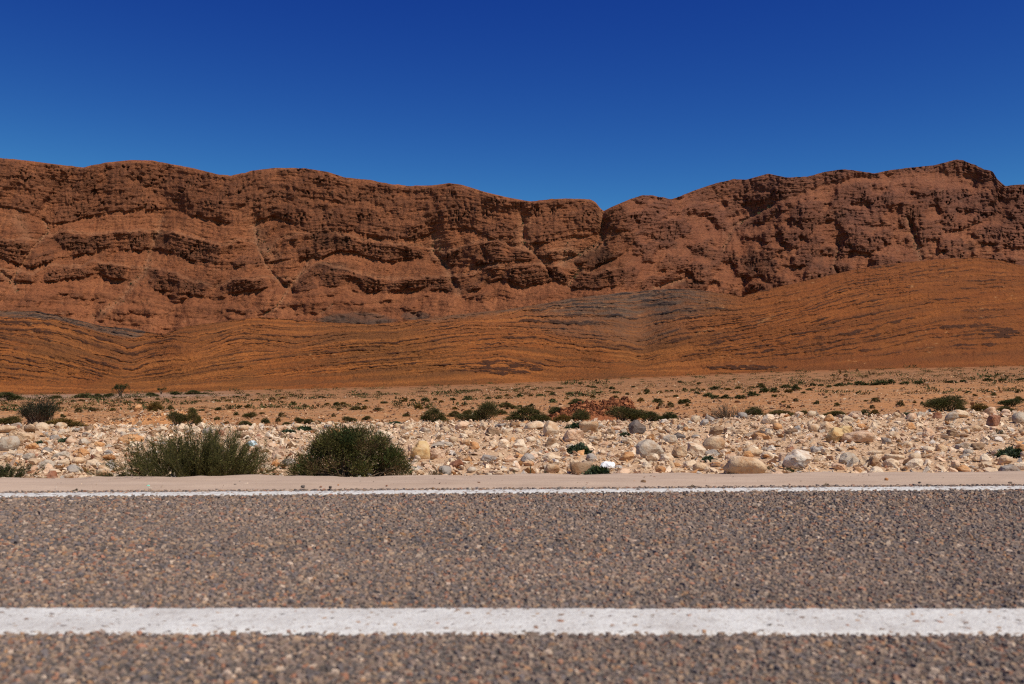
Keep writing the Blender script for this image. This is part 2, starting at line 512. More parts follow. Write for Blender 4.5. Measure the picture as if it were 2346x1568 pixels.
tag(link('shoulder', mesh_np('shoulder', np.stack([SX, SY, SZ], -1).reshape(-1, 3), grid_faces(nr + 2, len(xs)), 4, mat_shoulder(), smooth=True)),
    'pale pinkish sand shoulder along the far edge of the road', 'road shoulder', kind='structure')

# ------------------------------------------------------------------ hills and mountains as folded relief
def relief(name, U, ybot, ytop, nv, D0, tanf, dispf, attrf, mat, back, wide=50, leak=.9):
    t = np.linspace(0, 1, nv)[:, None]
    V = ybot[None, :] + (ytop - ybot)[None, :] * t
    UU = np.repeat(U[None, :], nv, 0)
    T = tanf(UU, V, t + 0 * V)
    # broad slope follows the sideways average; single ledges step back only locally
    def blur(a, px):
        k = max(1, int(px / 2.3)); ker = np.exp(-(np.arange(-3 * k, 3 * k + 1) / k) ** 2 / 2); ker /= ker.sum()
        p = np.pad(a, ((0, 0), (3 * k, 3 * k)), mode='edge')
        return np.apply_along_axis(lambda r_: np.convolve(r_, ker, 'valid'), 1, p)
    E = (HY - V) / F
    G = 1.0 / np.maximum(T - E, .07)
    Gs = blur(G, wide)
    D = np.zeros_like(V); D[0] = D0
    res = np.zeros_like(D[0])
    dv = (ybot - ytop) / (nv - 1)
    Rz = np.zeros_like(V)
    for i in range(1, nv):
        D[i] = D[i - 1] + D[i - 1] / F * Gs[i] * dv
        res = res * leak + D[i - 1] / F * (G[i] - Gs[i]) * dv
        Rz[i] = res
    D = D + Rz
    D = D + dispf(UU, V, t + 0 * V, D)
    P = np.stack([(UU - CX) / F * D, D, H + (HY - V) / F * D], -1)
    bk = []
    for d, dz in back:
        b = P[-1].copy(); b[:, 0] *= (b[:, 1] + d) / b[:, 1]; b[:, 1] += d
        b[:, 2] = b[:, 2] * (1 - dz) - 4 * dz
        bk.append(b)
    f = P[0].copy(); f[:, 2] = -8; f[:, 1] -= 2
    A = attrf(UU, V, t + 0 * V)
    A = {k: np.vstack([a[:1], a] + [a[-1:]] * len(bk)) for k, a in A.items()}
    full = np.concatenate([f[None], P] + [b[None] for b in bk], 0)
    o = link(name, mesh_np(name, full.reshape(-1, 3), grid_faces(full.shape[0], full.shape[1]), 4, mat, attrs=A, smooth=True))
    return o, P

HSKY = [(-700, 700), (-200, 708), (0, 712), (85, 713), (150, 727), (237, 748), (305, 754), (350, 762), (372, 768), (424, 748), (508, 738), (593, 727), (644, 730), (780, 741), (850, 744), (915, 738), (1000, 727), (1090, 716), (1150, 711), (1220, 700), (1310, 684), (1380, 676), (1440, 669), (1520, 663), (1560, 662), (1600, 664), (1650, 672), (1700, 679), (1741, 667), (1863, 640), (1965, 616), (2066, 602), (2168, 593), (2236, 589), (2290, 597), (2346, 610), (2500, 630), (2700, 690), (3000, 760)]
LV = [
 [(0, 735), (130, 742), (220, 768), (300, 795), (350, 782), (400, 775), (440, 785), (510, 765), (560, 750), (680, 760), (780, 752), (915, 748), (1000, 738), (1100, 728), (1220, 708), (1330, 702), (1440, 703), (1560, 688), (1640, 692), (1700, 700), (1790, 687), (1860, 674), (1950, 643), (2015, 636), (2130, 619), (2235, 609), (2346, 622)],
 [(0, 775), (85, 795), (150, 810), (210, 830), (300, 850), (350, 830), (400, 825), (440, 823), (510, 800), (560, 786), (680, 800), (780, 775), (915, 768), (1085, 745), (1220, 751), (1389, 760), (1440, 770), (1468, 777), (1500, 764), (1560, 746), (1640, 738), (1694, 732), (1829, 705), (1897, 680), (1950, 662), (2066, 650), (2202, 643), (2346, 640)],
 [(0, 805), (100, 825), (200, 850), (280, 870), (350, 860), (420, 850), (500, 830), (620, 815), (780, 800), (915, 795), (1050, 775), (1220, 765), (1320, 785), (1420, 794), (1468, 806), (1500, 796), (1567, 782), (1694, 762), (1829, 732), (1897, 718), (1998, 694), (2100, 678), (2236, 676), (2346, 664)],
 [(0, 850), (150, 870), (300, 885), (400, 875), (600, 850), (780, 830), (1000, 815), (1150, 800), (1300, 815), (1430, 824), (1468, 836), (1500, 828), (1560, 815), (1700, 795), (1863, 772), (2000, 745), (2130, 716), (2346, 700)],
 [(0, 880), (300, 892), (600, 870), (780, 855), (1040, 833), (1152, 826), (1265, 850), (1400, 855), (1470, 850), (1585, 848), (1660, 838), (1760, 830), (1863, 818), (2000, 800), (2130, 772), (2346, 756)],
]
UH = np.concatenate([np.linspace(-700, -60, 60)[:-1], np.linspace(-60, 2406, 1080), np.linspace(2406, 3000, 60)[1:]])

def level_field(contours, U, V):
    """Bed number of the rock layers: contours are lists of heights, top first."""
    C = np.stack(contours)
    for k in range(1, len(C)): C[k] = np.maximum(C[k], C[k - 1] + 3)
    s = np.zeros_like(V)
    for k in range(len(C) - 1):
        f = np.clip((V - C[k][None, :]) / (C[k + 1] - C[k])[None, :], 0, 1)
        s = s + f
    return s

hsky = curve(HSKY, UH, 6) + 1.2 * fbm(UH / 30, 0 * UH, 70, 4)
hbot = curve(YB, UH, 60) + 6
hcont = [hsky - 4] + [curve(l, UH, 22) for l in LV] + [hbot + 4]

def blob(U, V, x, y, rx, ry): return np.exp(-(((U - x) / rx) ** 2 + ((V - y) / ry) ** 2) ** 1.5)
_hc = {}
def hill_fields(U, V):
    if 'led' in _hc: return _hc
    Vw = V + 3.2 * fbm(U / 42, V / 30, 71, 4) + 1.4 * fbm(U / 8, V / 6, 72, 3)
    s = level_field(hcont, UH, Vw)
    brk = fbm(U / 24, s * 6, 76, 3)
    sw = s + .10 * fbm(U / 210, s * 2.5, 73, 3)
    def beds(N, w0, w1, seed, reach, keep):
        q = sw * N; k = np.floor(q)
        wv = np.clip(.9 + 1.1 * perlin(U / 60 + k * 1.93 + .2, k * 3.37 + .6, seed + 400), .35, 2.0)
        ln = 1 - sstep(w0, w1, np.abs(q - k - .5) / wv + .16 * brk)
        on = perlin(U / reach + k * 3.717 + .43, k * 7.331 + .37, seed) + .22 * brk + .24 * sstep(1400, 1650, U) + .12 * (U < 420)
        return ln * sstep(keep - .16, keep + .22, on)
    led = np.maximum(np.maximum(beds(3.3, .04, .17, 74, 330, -.30), .75 * beds(7.3, .05, .2, 75, 210, -.12)), .5 * beds(14.5, .06, .24, 77, 130, -.05))
    fans = sstep(-14, -50, V - hbot[None, :])
    patch = .55 + .6 * sstep(-.4, .3, fbm(U / 170 + V / 50 + .37, V / 55 - U / 330 + .21, 78, 4))
    led = led * fans * np.clip(patch, 0, 1) * (1 - .25 * sstep(2000, 2250, U))
    # folded outcrops low on the middle hill and on the far slope
    led = np.maximum(led, sstep(.25, .6, blob(U, V, 1160, 842, 88, 18) * (.35 + 1.7 * np.clip(fbm(U / 45, Vw / 3.2, 79, 3) + .15, 0, 1))))
    led = np.maximum(led, sstep(.25, .6, blob(U, V, 2290, 762, 55, 16) * (.35 + 1.7 * np.clip(fbm(U / 40, Vw / 3.2, 80, 3) + .15, 0, 1))))
    led = np.maximum(led, sstep(.25, .6, blob(U, V, 1700, 842, 110, 7) * (.7 + .9 * fbm(U / 22, Vw / 4, 81, 3))))
    grey = sstep(.35, .6, s[...] * 0 + (1 - sstep(.15, 1.05, level_field(hcont, UH, V + 3 * fbm(U / 40, V / 12, 83, 3)))) * ((U < 345).astype(float)) * sstep(360, 300, U))
    rg = np.exp(-((U - 1440) / 205.0) ** 4)
    grey = np.maximum(grey, rg * (1 - sstep(1.0, 2.0, s + .25 * fbm(U / 60, V / 10, 84, 3))) * .9)
    rg2 = sstep(940, 1010, U) * (1 - sstep(1250, 1400, U))
    grey = np.maximum(grey, .55 * rg2 * (1 - sstep(.5, 1.3, s)))
    rg3 = sstep(1180, 1300, U) * (1 - sstep(1500, 1620, U))
    grey = np.maximum(grey, .40 * rg3 * (1 - sstep(2.0, 3.2, s)))
    grey = np.clip(grey * (.55 + .75 * sstep(-.3, .25, fbm(U / 60, s * 9, 88, 3))), 0, 1)
    pale = .8 * sstep(.45, .7, fbm(U / 16, V / 5, 85, 4)) * sstep(.1, .5, fbm(U / 130, V / 50, 86, 2))
    for (x0, y0, x1, y1, wd) in ((1595, 766, 1632, 752, 3), (1740, 740, 1770, 724, 4)):
        tt = np.clip(((U - x0) * (x1 - x0) + (V - y0) * (y1 - y0)) / ((x1 - x0) ** 2 + (y1 - y0) ** 2), 0, 1)
        d = np.hypot(U - x0 - tt * (x1 - x0), (V - y0 - tt * (y1 - y0))) / wd
        pale = np.maximum(pale, np.exp(-d * d) * np.clip(.25 + .9 * fbm(U / 5, V / 4, 87, 3), 0, .7))
    up = 1 - sstep(1.4, 3.2, s)
    mid = np.exp(-((U - 1350) / 420.0) ** 2)
    _hc.update(led=np.clip(led, 0, 1), grey=np.clip(grey, 0, 1), pale=np.clip(pale, 0, 1), s=s, up=np.clip(up * .55 + mid * .5 * (1 - sstep(2.5, 4.2, s)), 0, 1))
    return _hc
def hill_tan(U, V, t):
    f = hill_fields(U, V)
    return .34 + .20 * sstep(.08, .4, t) + f['led'] * .75 - .06 * f['grey']
def hill_disp(U, V, t, D):
    px = D / F
    f = hill_fields(U, V)
    a = 13 * px * fbm(U / 190, V / 120, 90, 3) + 3.0 * px * fbm(U / 45 + V / 70, V / 60, 91, 3) * sstep(.05, .3, t)
    a = a + 1.8 * px * fbm(U / 9, V / 6, 92, 3) - 2.8 * px * f['led'] * (.6 + fbm(U / 9, V / 6, 93, 2))
    for x, wd in ((348, 55), (1466, 48)):
        a = a + 40 * px * np.exp(-((U - x - (V - 830) * -.12) / wd) ** 2) * sstep(0, .25, t)
    return a
hD0 = 300 + 12 * fbm(UH / 700 + .3, 0 * UH + .4, 94, 2)
hills, HP = relief('foothills', UH, hbot, hsky, 200, hD0, hill_tan, hill_disp,
                   lambda U, V, t: {'ledge': _hc['led'], 'grey': _hc['grey'], 'pale': _hc['pale'], 'upper': _hc['up'], 'tone': np.clip(.5 + .75 * fbm(U / 380 + .4, _hc['s'] * 4.5 + .3, 97, 4), 0, 1), 'deep': sstep(1450, 1900, U + 80 * fbm(U / 90, V / 60, 98, 2)) * (.7 + .3 * fbm(U / 50, V / 30, 99, 2))}, M_HILL,
                   [(12, .02), (40, .12), (110, .6), (190, 1.0)], wide=240, leak=.86)
tag(hills, 'low rounded orange foothills banded with folded dark rock ledges', 'hills', kind='structure')

MSKY = [(-800, 330), (-300, 345), (0, 362), (60, 368), (130, 377), (190, 384), (240, 373), (300, 367), (350, 368), (400, 378), (440, 385), (500, 400), (530, 403), (580, 391), (630, 385), (700, 386), (750, 394), (790, 407), (850, 413), (900, 423), (940, 426), (990, 425), (1030, 420), (1060, 424), (1110, 440), (1160, 452), (1215, 462), (1250, 458), (1290, 455), (1352, 457), (1364, 463), (1374, 476), (1383, 484), (1400, 475), (1440, 458), (1470, 448), (1490, 447), (1540, 457), (1590, 437), (1640, 420), (1680, 411), (1710, 412), (1760, 398), (1800, 407), (1850, 405), (1890, 394), (1930, 388), (1960, 391), (2000, 398), (2040, 390), (2090, 384), (2140, 379), (2190, 366), (2205, 367), (2240, 382), (2275, 394), (2284, 410), (2303, 427), (2320, 424), (2346, 423), (2700, 440), (3100, 470)]
B1B = [(0, 470), (68, 484), (119, 514), (190, 500), (237, 487), (322, 480), (407, 482), (508, 507), (559, 518), (627, 494), (675, 517), (711, 531), (779, 524), (864, 545), (948, 548), (999, 531), (1074, 521), (1135, 548), (1203, 565), (1287, 548), (1382, 531), (1500, 520), (1600, 520), (1741, 500), (1850, 495), (2000, 500), (2346, 520)]
B2T = [(0, 552), (85, 552), (152, 531), (210, 538), (237, 541), (305, 531), (366, 531), (441, 545), (508, 565), (542, 552), (583, 558), (610, 582), (644, 545), (708, 538), (746, 524), (779, 538), (847, 555), (948, 565), (1016, 582), (1074, 562), (1135, 549), (1186, 572), (1237, 582), (1281, 575), (1335, 579), (1389, 548), (1416, 541), (1491, 551), (1538, 548), (1700, 540), (2346, 560)]
B2B = [(0, 590), (68, 612), (136, 592), (217, 579), (305, 572), (359, 568), (441, 596), (525, 606), (593, 606), (680, 590), (746, 589), (779, 572), (881, 599), (959, 592), (1023, 606), (1084, 612), (1135, 599), (1220, 595), (1281, 592), (1355, 616), (1406, 592), (1443, 575), (1508, 568), (1700, 580), (2346, 600)]
B3T = [(0, 619), (78, 630), (119, 609), (190, 616), (210, 602), (295, 613), (329, 613), (373, 619), (424, 640), (492, 660), (542, 640), (644, 640), (678, 643), (729, 606), (788, 616), (864, 640), (948, 640), (1026, 636), (1084, 629), (1135, 609), (1169, 614), (1220, 609), (1270, 609), (1372, 629), (1423, 616), (1457, 595), (1498, 606), (1600, 600), (1700, 610), (2346, 620)]
B3B = [(0, 640), (85, 646), (170, 636), (234, 629), (298, 646), (339, 656), (407, 670), (492, 687), (542, 670), (644, 653), (678, 667), (788, 653), (830, 670), (932, 667), (1016, 663), (1050, 673), (1152, 636), (1196, 656), (1270, 643), (1321, 663), (1400, 655), (1508, 653), (1700, 650), (2346, 650)]
UM = np.concatenate([np.linspace(-800, -60, 60)[:-1], np.linspace(-60, 2406, 1080), np.linspace(2406, 3100, 60)[1:]])
msky = curve(MSKY, UM, 3) + 2.2 * fbm(UM / 22, 0 * UM, 100, 4) * sstep(-.3, .3, fbm(UM / 120, 0 * UM, 101, 2))
mbot = np.interp(UM, UH, hsky) + 22
mcont = [msky - 3, np.maximum(curve(B1B, UM, 10), msky + 30)] + [curve(b, UM, 8) for b in (B2T, B2B, B3T, B3B)] + [np.maximum(mbot, 700) + 60]
GULLY = [[(100, 505), (112, 530), (70, 575), (48, 610), (30, 640), (40, 668)], [(0, 622), (20, 640), (38, 668)], [(372, 500), (345, 575), (335, 620), (305, 650), (275, 690), (215, 728)],
         [(585, 520), (590, 565), (610, 610), (645, 650), (660, 662), (640, 700), (605, 722)], [(715, 590), (690, 630), (660, 662)], [(1000, 545), (990, 575), (1020, 605), (1035, 640), (1052, 672)],
         [(1200, 505), (1198, 560), (1240, 595), (1262, 630)], [(1330, 620), (1300, 655)], [(1380, 488), (1381, 560), (1290, 600)], [(1925, 560), (1910, 610), (1935, 655)], [(1770, 470), (1680, 520), (1660, 570)], [(2080, 500), (2110, 590), (2090, 640)], [(760, 700), (735, 720)], [(1565, 640), (1500, 660)]]
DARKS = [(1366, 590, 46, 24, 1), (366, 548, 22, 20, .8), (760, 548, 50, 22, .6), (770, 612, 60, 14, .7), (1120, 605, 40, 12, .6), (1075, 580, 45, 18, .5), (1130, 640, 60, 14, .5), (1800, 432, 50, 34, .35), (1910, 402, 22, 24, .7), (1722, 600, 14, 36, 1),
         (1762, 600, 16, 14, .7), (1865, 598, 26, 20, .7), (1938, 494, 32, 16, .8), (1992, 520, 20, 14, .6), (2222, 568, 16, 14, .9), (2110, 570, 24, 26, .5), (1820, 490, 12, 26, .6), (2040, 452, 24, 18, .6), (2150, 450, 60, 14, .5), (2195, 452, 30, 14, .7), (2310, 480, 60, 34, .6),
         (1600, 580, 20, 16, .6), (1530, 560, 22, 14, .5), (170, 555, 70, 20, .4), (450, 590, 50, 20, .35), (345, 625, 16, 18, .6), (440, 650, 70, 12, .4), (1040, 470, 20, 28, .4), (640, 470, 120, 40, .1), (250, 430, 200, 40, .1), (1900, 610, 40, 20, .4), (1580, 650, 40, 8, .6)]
_mc = {}
def mount_fields(U, V):
    if 'rock' in _mc: return _mc
    Vw = V + 7 * fbm(U / 38, V / 26, 110, 4) + 2.2 * fbm(U / 8, V / 8, 111, 3)
    s = level_field(mcont, UM, V + 5 * fbm(U / 70, V / 40, 112, 3) + 1.2 * fbm(U / 9, V / 7, 119, 2))
    left = 1 - sstep(1390, 1480, U)
    def band(top, bot, soft=3):
        return sstep(-1.5, 1.5, Vw - curve(top, UM, 8)[None, :]) * (1 - sstep(-soft, soft, Vw - curve(bot, UM, 8)[None, :]))
    up = sstep(0, 7, Vw - msky[None, :]) * (1 - sstep(-3, 3, Vw - mcont[1][None, :]))
    up = up * (.45 + .75 * sstep(-.45, .3, fbm(U / 75, V / 40, 113, 3)))
    b2 = band(B2T, B2B) * (.35 + .9 * sstep(-.35, .2, fbm(U / 55, V / 60, 114, 2)))
    b3 = band(B3T, B3B) * (.35 + .9 * sstep(-.35, .2, fbm(U / 60, V / 60, 115, 2)))
    low = .8 * sstep(.12, .5, fbm(U / 75, V / 22, 116, 4)) * sstep(640, 680, V)
    rl = np.clip(up + b2 + b3 + low * .7, 0, 1)
    # right-hand massif: broken crags with scree between them
    rr = sstep(-.18, .22, fbm(U / 62 + V / 110, V / 46 - U / 260, 117, 5) + .10)
    capr = (1 - sstep(18, 50, Vw - msky[None, :])) * sstep(1540, 1620, U)
    rr = np.clip(np.maximum(rr * .95, capr), 0, 1)
    def strip(pts, wd):
        best = np.full(U.shape, 1e9)
        for (x0, y0), (x1, y1) in zip(pts[:-1], pts[1:]):
            tt = np.clip(((U - x0) * (x1 - x0) + (V - y0) * (y1 - y0)) / ((x1 - x0) ** 2 + (y1 - y0) ** 2), 0, 1)
            best = np.minimum(best, np.hypot(U - x0 - tt * (x1 - x0), V - y0 - tt * (y1 - y0)))
        return np.exp(-((best + 2 * fbm(U / 10, V / 10, 118, 2)) / wd) ** 2)
    scree = strip([(1670, 505), (1760, 470), (1830, 450), (1900, 430), (1965, 410), (2060, 415)], 8)
    scree = np.maximum(scree, strip([(2030, 410), (2140, 410), (2230, 420)], 20))
    scree = np.maximum(scree, strip([(1640, 530), (1700, 575), (1725, 560)], 14))
    scree = np.maximum(scree, strip([(1560, 570), (1620, 600)], 10))
    rr = rr * (1 - scree)
    rock = rl * left + rr * (1 - left)
    gl = np.zeros_like(U)
    for i, p in enumerate(GULLY): gl = np.maximum(gl, strip(p, 3.6 + 2 * (i % 3)))
    fan = np.zeros_like(U)
    for p in ([(585, 520), (600, 560), (625, 585)], [(1000, 545), (1010, 570)], [(1200, 505), (1198, 555)], [(40, 500), (60, 540)], [(1300, 560), (1290, 595)]): fan = np.maximum(fan, strip(p, 15))
    wide = np.zeros_like(U)
    for i, p in enumerate(GULLY): wide = np.maximum(wide, strip(p, 24))
    rock = rock * (1 - .85 * gl) * (1 - .8 * fan)
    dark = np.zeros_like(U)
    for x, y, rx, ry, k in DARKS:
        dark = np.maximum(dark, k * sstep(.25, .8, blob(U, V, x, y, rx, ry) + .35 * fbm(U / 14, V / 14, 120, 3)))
    bed = perlin(U / 420, s * 9, 121) + .8 * perlin(U / 200, s * 20, 122) + .6 * perlin(U / 140, s * 41, 123)
    brk = fbm(U / 18, s * 9, 124, 3)
    lines = sstep(.25, .7, bed + .35 * brk)
    for N, w0, w1, sd, reach, keep, amp in ((4.3, .04, .15, 132, 260, -.25, 1.0), (9.3, .05, .2, 133, 150, -.12, .8), (21.0, .08, .28, 134, 80, .05, .5)):
        q = (s + .05 * fbm(U / 150, s * 3, 135, 2)) * N; k = np.floor(q)
        ln = 1 - sstep(w0, w1, np.abs(q - k - .5) + .12 * brk)
        lines = np.maximum(lines, amp * ln * sstep(keep - .12, keep + .18, perlin(U / reach + k * 3.71, k * 7.13 + .37, sd) + .3 * brk))
    lines = lines * (1 - .5 * (1 - left)) * (1 - .55 * np.clip(up, 0, 1) * left)
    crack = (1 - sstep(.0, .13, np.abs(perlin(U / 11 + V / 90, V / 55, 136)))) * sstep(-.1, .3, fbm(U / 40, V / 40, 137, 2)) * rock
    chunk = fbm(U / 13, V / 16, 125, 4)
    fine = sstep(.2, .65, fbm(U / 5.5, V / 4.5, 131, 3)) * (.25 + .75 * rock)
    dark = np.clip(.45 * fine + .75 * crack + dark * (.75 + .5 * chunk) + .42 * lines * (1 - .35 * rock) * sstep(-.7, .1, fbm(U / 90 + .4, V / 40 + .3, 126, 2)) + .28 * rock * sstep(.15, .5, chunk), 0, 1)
    lip = np.zeros_like(U)  # sunlit bench edges above the cliff bands, painted in as paler colour
    for b_ in (B2T, B3T):
        dd = Vw - curve(b_, UM, 8)[None, :]
        lip = np.maximum(lip, sstep(-9, -3, dd) * (1 - sstep(-2, 1, dd)))
    lip = lip * left * (1 - .7 * rock)
    pale = np.clip(.30 * lip + .75 * gl * (.55 + .8 * fbm(U / 6, V / 6, 127, 3)) + .35 * fan + .5 * sstep(.4, .75, fbm(U / 14, V / 10, 128, 4)) * (1 - left) + .3 * sstep(.45, .8, fbm(U / 22, V / 12, 129, 4)) * left, 0, 1)
    mau = (1 - left) * sstep(760, 470, V) * (.7 + .3 * fbm(U / 120, V / 80, 130, 2))
    sl = np.maximum.reduce([sstep(.3, .6, blob(U, V, x, y, rx, ry) + .12 * fbm(U / 25, V / 5, 138, 3)) for x, y, rx, ry in ((815, 738, 92, 24), (952, 724, 36, 10))]) * (.55 + .3 * lines)
    _mc.update(slate=sl, rock=np.clip(rock, 0, 1), dark=dark, pale=pale, mauve=np.clip(mau, 0, 1), s=s, lines=lines, crack=crack, wide=wide, gl=np.maximum(gl, .5 * fan), scree=scree)
    return _mc
def mount_tan(U, V, t):
    f = mount_fields(U, V)
    return .60 + .12 * f['rock'] + 1.9 * f['rock'] ** 1.5 + .55 * f['lines'] * (1 - .5 * f['rock']) + f['dark'] * .6
def mount_disp(U, V, t, D):
    px = D / F
    f = mount_fields(U, V); r = f['rock']
    a = 32 * px * fbm(U / 230, V / 210, 140, 3)
    a = a + (19 + 11 * sstep(500, 600, V)) * px * ridged(U / 95 + V / 260, V / 150, 141, 3) * (1 - .4 * r) + 13 * px * f['wide'] + 5 * px * fbm(U / 16 + V / 60, V / 40, 146, 3) * (1 - r)
    a = a - r * px * (7 * ridged(U / 26, V / 70, 142, 3) + 4.2 * fbm(U / 7, V / 20, 143, 3) + 3.2 * f['lines'])
    a = a - px * (2.6 * fbm(U / 10, V / 8, 144, 3) + 1.6 * f['lines'])
    a = a + px * (4.5 * f['crack'] + 7 * f['gl'] + 9 * np.clip(f['dark'] - .3, 0, 1))
    return a
mD0 = 800 + 60 * sstep(1400, 1700, UM) + 24 * fbm(UM / 420 + .3, 0 * UM + .4, 145, 2)
mts, MP = relief('mountains', UM, mbot, msky, 250, mD0, mount_tan, mount_disp,
                 lambda U, V, t: {'rock': _mc['rock'], 'dark': _mc['dark'], 'pale': _mc['pale'], 'mauve': _mc['mauve'], 'slate': _mc['slate']}, M_MOUNT,
                 [(15, .02), (60, .10), (200, .45), (600, 1.0)], wide=85, leak=.9)
tag(mts, 'rugged red brown mountain range with folded cliff bands under clear sky', 'mountains', kind='structure')

# ------------------------------------------------------------------ stones
def ico(sub):
    bm = bmesh.new(); bmesh.ops.create_icosphere(bm, subdivisions=sub, radius=1)
    v = np.array([x.co[:] for x in bm.verts]); f = np.array([[y.index for y in x.verts] for x in bm.faces]); bm.free()
    return v, f
ICO = {k: ico(k) for k in (1, 2, 3, 4)}

def rock_mesh(name, seed, shape='angular', sub=3, mat=M_STONE):
    """Unit rock: about 1 wide, 1 high, base at z = 0 (scaled by the object)."""
    r = np.random.default_rng(seed)
    v, f = ICO[sub]
    npl, p, sq = {'angular': (12, 30, 1), 'round': (18, 11, 1), 'flat': (12, 28, 1), 'wedge': (9, 34, 1), 'pointed': (10, 30, 1)}[shape]
    nrm = r.normal(size=(npl, 3)); nrm /= np.linalg.norm(nrm, axis=1)[:, None]
    nrm = np.vstack([nrm, np.array([[0, 0, 1], [0, 0, -1], [0, -1, .2], [1, 0, .1], [-1, 0, .1], [0, 1, 0]]) + r.normal(0, .18, (6, 3))])
    nrm /= np.linalg.norm(nrm, axis=1)[:, None]
    if shape == 'wedge':
        nrm = np.vstack([nrm, [[-.75, -.2, .62], [.35, -.5, .8]]])
    if shape == 'pointed':
        nrm = np.vstack([nrm, [[-.8, -.1, .55], [.75, -.2, .6], [.05, -.72, .66]]])
    c = r.uniform(.72, 1.12, len(nrm))
    if shape == 'wedge': c[-2:] = .66
    if shape == 'pointed': c[-3:] = .62
    d = np.clip(v @ nrm.T / c, 0, None)
    rad = (d ** p).sum(1) ** (-1 / p)
    rad = np.minimum(rad, 1.6)
    for k in range(3):
        w_ = r.normal(0, (2.2, 4.5, 9)[k], (5, 3)); ph = r.uniform(0, 6.28, 5)
        rad = rad * (1 + (.05, .035, .02)[k] * np.sin(v @ w_.T + ph).sum(1) / 1.6)
    P = v * rad[:, None]
    lo, hi = P.min(0), P.max(0)
    P = (P - (lo + hi) / 2) / (hi - lo)
    P[:, 2] += .5
    return mesh_np(name, P, f.ravel(), 3, mat, smooth=(shape == 'round'))

# landmarks for telling stones and shrubs apart
LM = [('the wispy roadside bush', 440, 1095, 320), ('the dense roadside bush', 800, 1095, 290), ('the yellow wedge boulder', 962, 1049, 42), ('the white plastic bag', 1394, 1078, 35), ('the leafy mound plant', 1328, 1040, 45),
      ('the big round brown boulder', 1333, 1092, 55), ('the long tan boulder by the shoulder', 1703, 1090, 87), ('the undercut whitish boulder', 1829, 1077, 64), ('the dark grey boulder on the crest', 1459, 995, 36),
      ('the pointed grey boulder', 1488, 1047, 57), ('the big yellow boulder', 1911, 1016, 35), ('the long pale pink boulder', 1958, 1018, 75), ('the grey streaked boulder', 20, 1034, 50), ('the sprawling grey green creeper', 2318, 1048, 64),
      ('the blue grey boulder by the shoulder', 2311, 1087, 37), ('the tall cream boulder on the crest', 1263, 1000, 36)]
LP = [('the red dirt mound', 1380, 962, 200), ('the orange dirt pile', 330, 968, 190), ('the dark wiry bush', 88, 973, 90), ('the taller acacia tree', 275, 909, 34), ('the smaller acacia tree', 369, 903, 22), ('the round green bush', 1726, 955, 44),
      ('the broad bush on the crest', 2163, 946, 86), ('the dead brushwood', 1668, 958, 60), ('the long bush hiding the red dirt mound', 1440, 972, 74), ('the lone clump before the orange hill', 1190, 906, 30), ('the dense shrub row on the plain', 1765, 904, 150), ('the tall two lobed bush', 1112, 978, 58), ('the leftmost dark thicket', 22, 920, 50), ('the straw tuft on the dirt pile', 275, 972, 30), ('the olive clump above the red mound', 1323, 930, 41), ('the pair of straw tufts', 195, 946, 50)]
USED = {}
def place_words(x, y, lms, kmax=12):
    opts = []
    for nme, lx, ly, lw in lms:
        d = math.hypot(x - lx, 2.2 * (y - ly))
        if d < 6: continue
        opts.append((d, nme, lx, ly, lw))
    opts.sort()
    res = []
    for d, nme, lx, ly, lw in opts[:kmax]:
        dx, dy = x - lx, y - ly
        if abs(dx) < .45 * lw + 12:
            rel = 'behind' if dy < 0 else 'in front of'
            if abs(dy) > 45: rel = 'well ' + rel
        else:
            side = 'left of' if dx < 0 else 'right of'
            gap = abs(dx) - lw / 2
            rel = ('just ' if gap < 28 else 'far ' if gap > 130 else '') + side
            if dy < -14: rel += ' and behind'
        res.append(f'{rel} {nme}')
    return res
def unique_label(desc, x, y, lms):
    w_ = place_words(x, y, lms)
    for a in w_:
        l = f'{desc} {a}'
        if l not in USED and len(l.split()) <= 16:
            USED[l] = 1; return l, True
    for i, a in enumerate(w_):
        for b in w_[i + 1:]:
            l = f'{desc} {a}, {b}'
            if l not in USED and len(l.split()) <= 16:
                USED[l] = 1; return l, True
    l = f'{desc} {w_[0]}'
    USED[l] = USED.get(l, 0) + 1
    return l, False

CO = {'cream': (.60, .45, .31), 'tan': (.55, .385, .245), 'brown': (.30, .19, .115), 'grey': (.45, .37, .29), 'yellow': (.58, .40, .20), 'pink': (.60, .41, .28), 'orange': (.52, .28, .13), 'slate': (.34, .295, .26), 'pale': (.66, .52, .38), 'dark': (.155, .125, .11), 'rust': (.30, .14, .085), 'white': (.64, .55, .46)}
CW = {'cream': 'cream', 'tan': 'tan', 'brown': 'brown', 'grey': 'grey', 'yellow': 'yellow', 'pink': 'pinkish', 'orange': 'orange tan', 'slate': 'blue grey', 'pale': 'pale', 'dark': 'dark grey', 'rust': 'rusty brown', 'white': 'whitish'}
SW = {'angular': 'angular', 'round': 'rounded', 'flat': 'flat', 'wedge': 'wedge shaped', 'pointed': 'pointed'}
ROCKS = {k: [rock_mesh('boulder', 1000 + 37 * i + 7 * j, k, 3) for j in range(n_)] for i, (k, n_) in enumerate((('angular', 9), ('round', 6), ('flat', 5), ('wedge', 4), ('pointed', 4)))}
SMALL = {k: [rock_mesh('stone', 3000 + 41 * i + 7 * j, k, 2) for j in range(n_)] for i, (k, n_) in enumerate((('angular', 9), ('round', 5), ('flat', 6), ('wedge', 4)))}

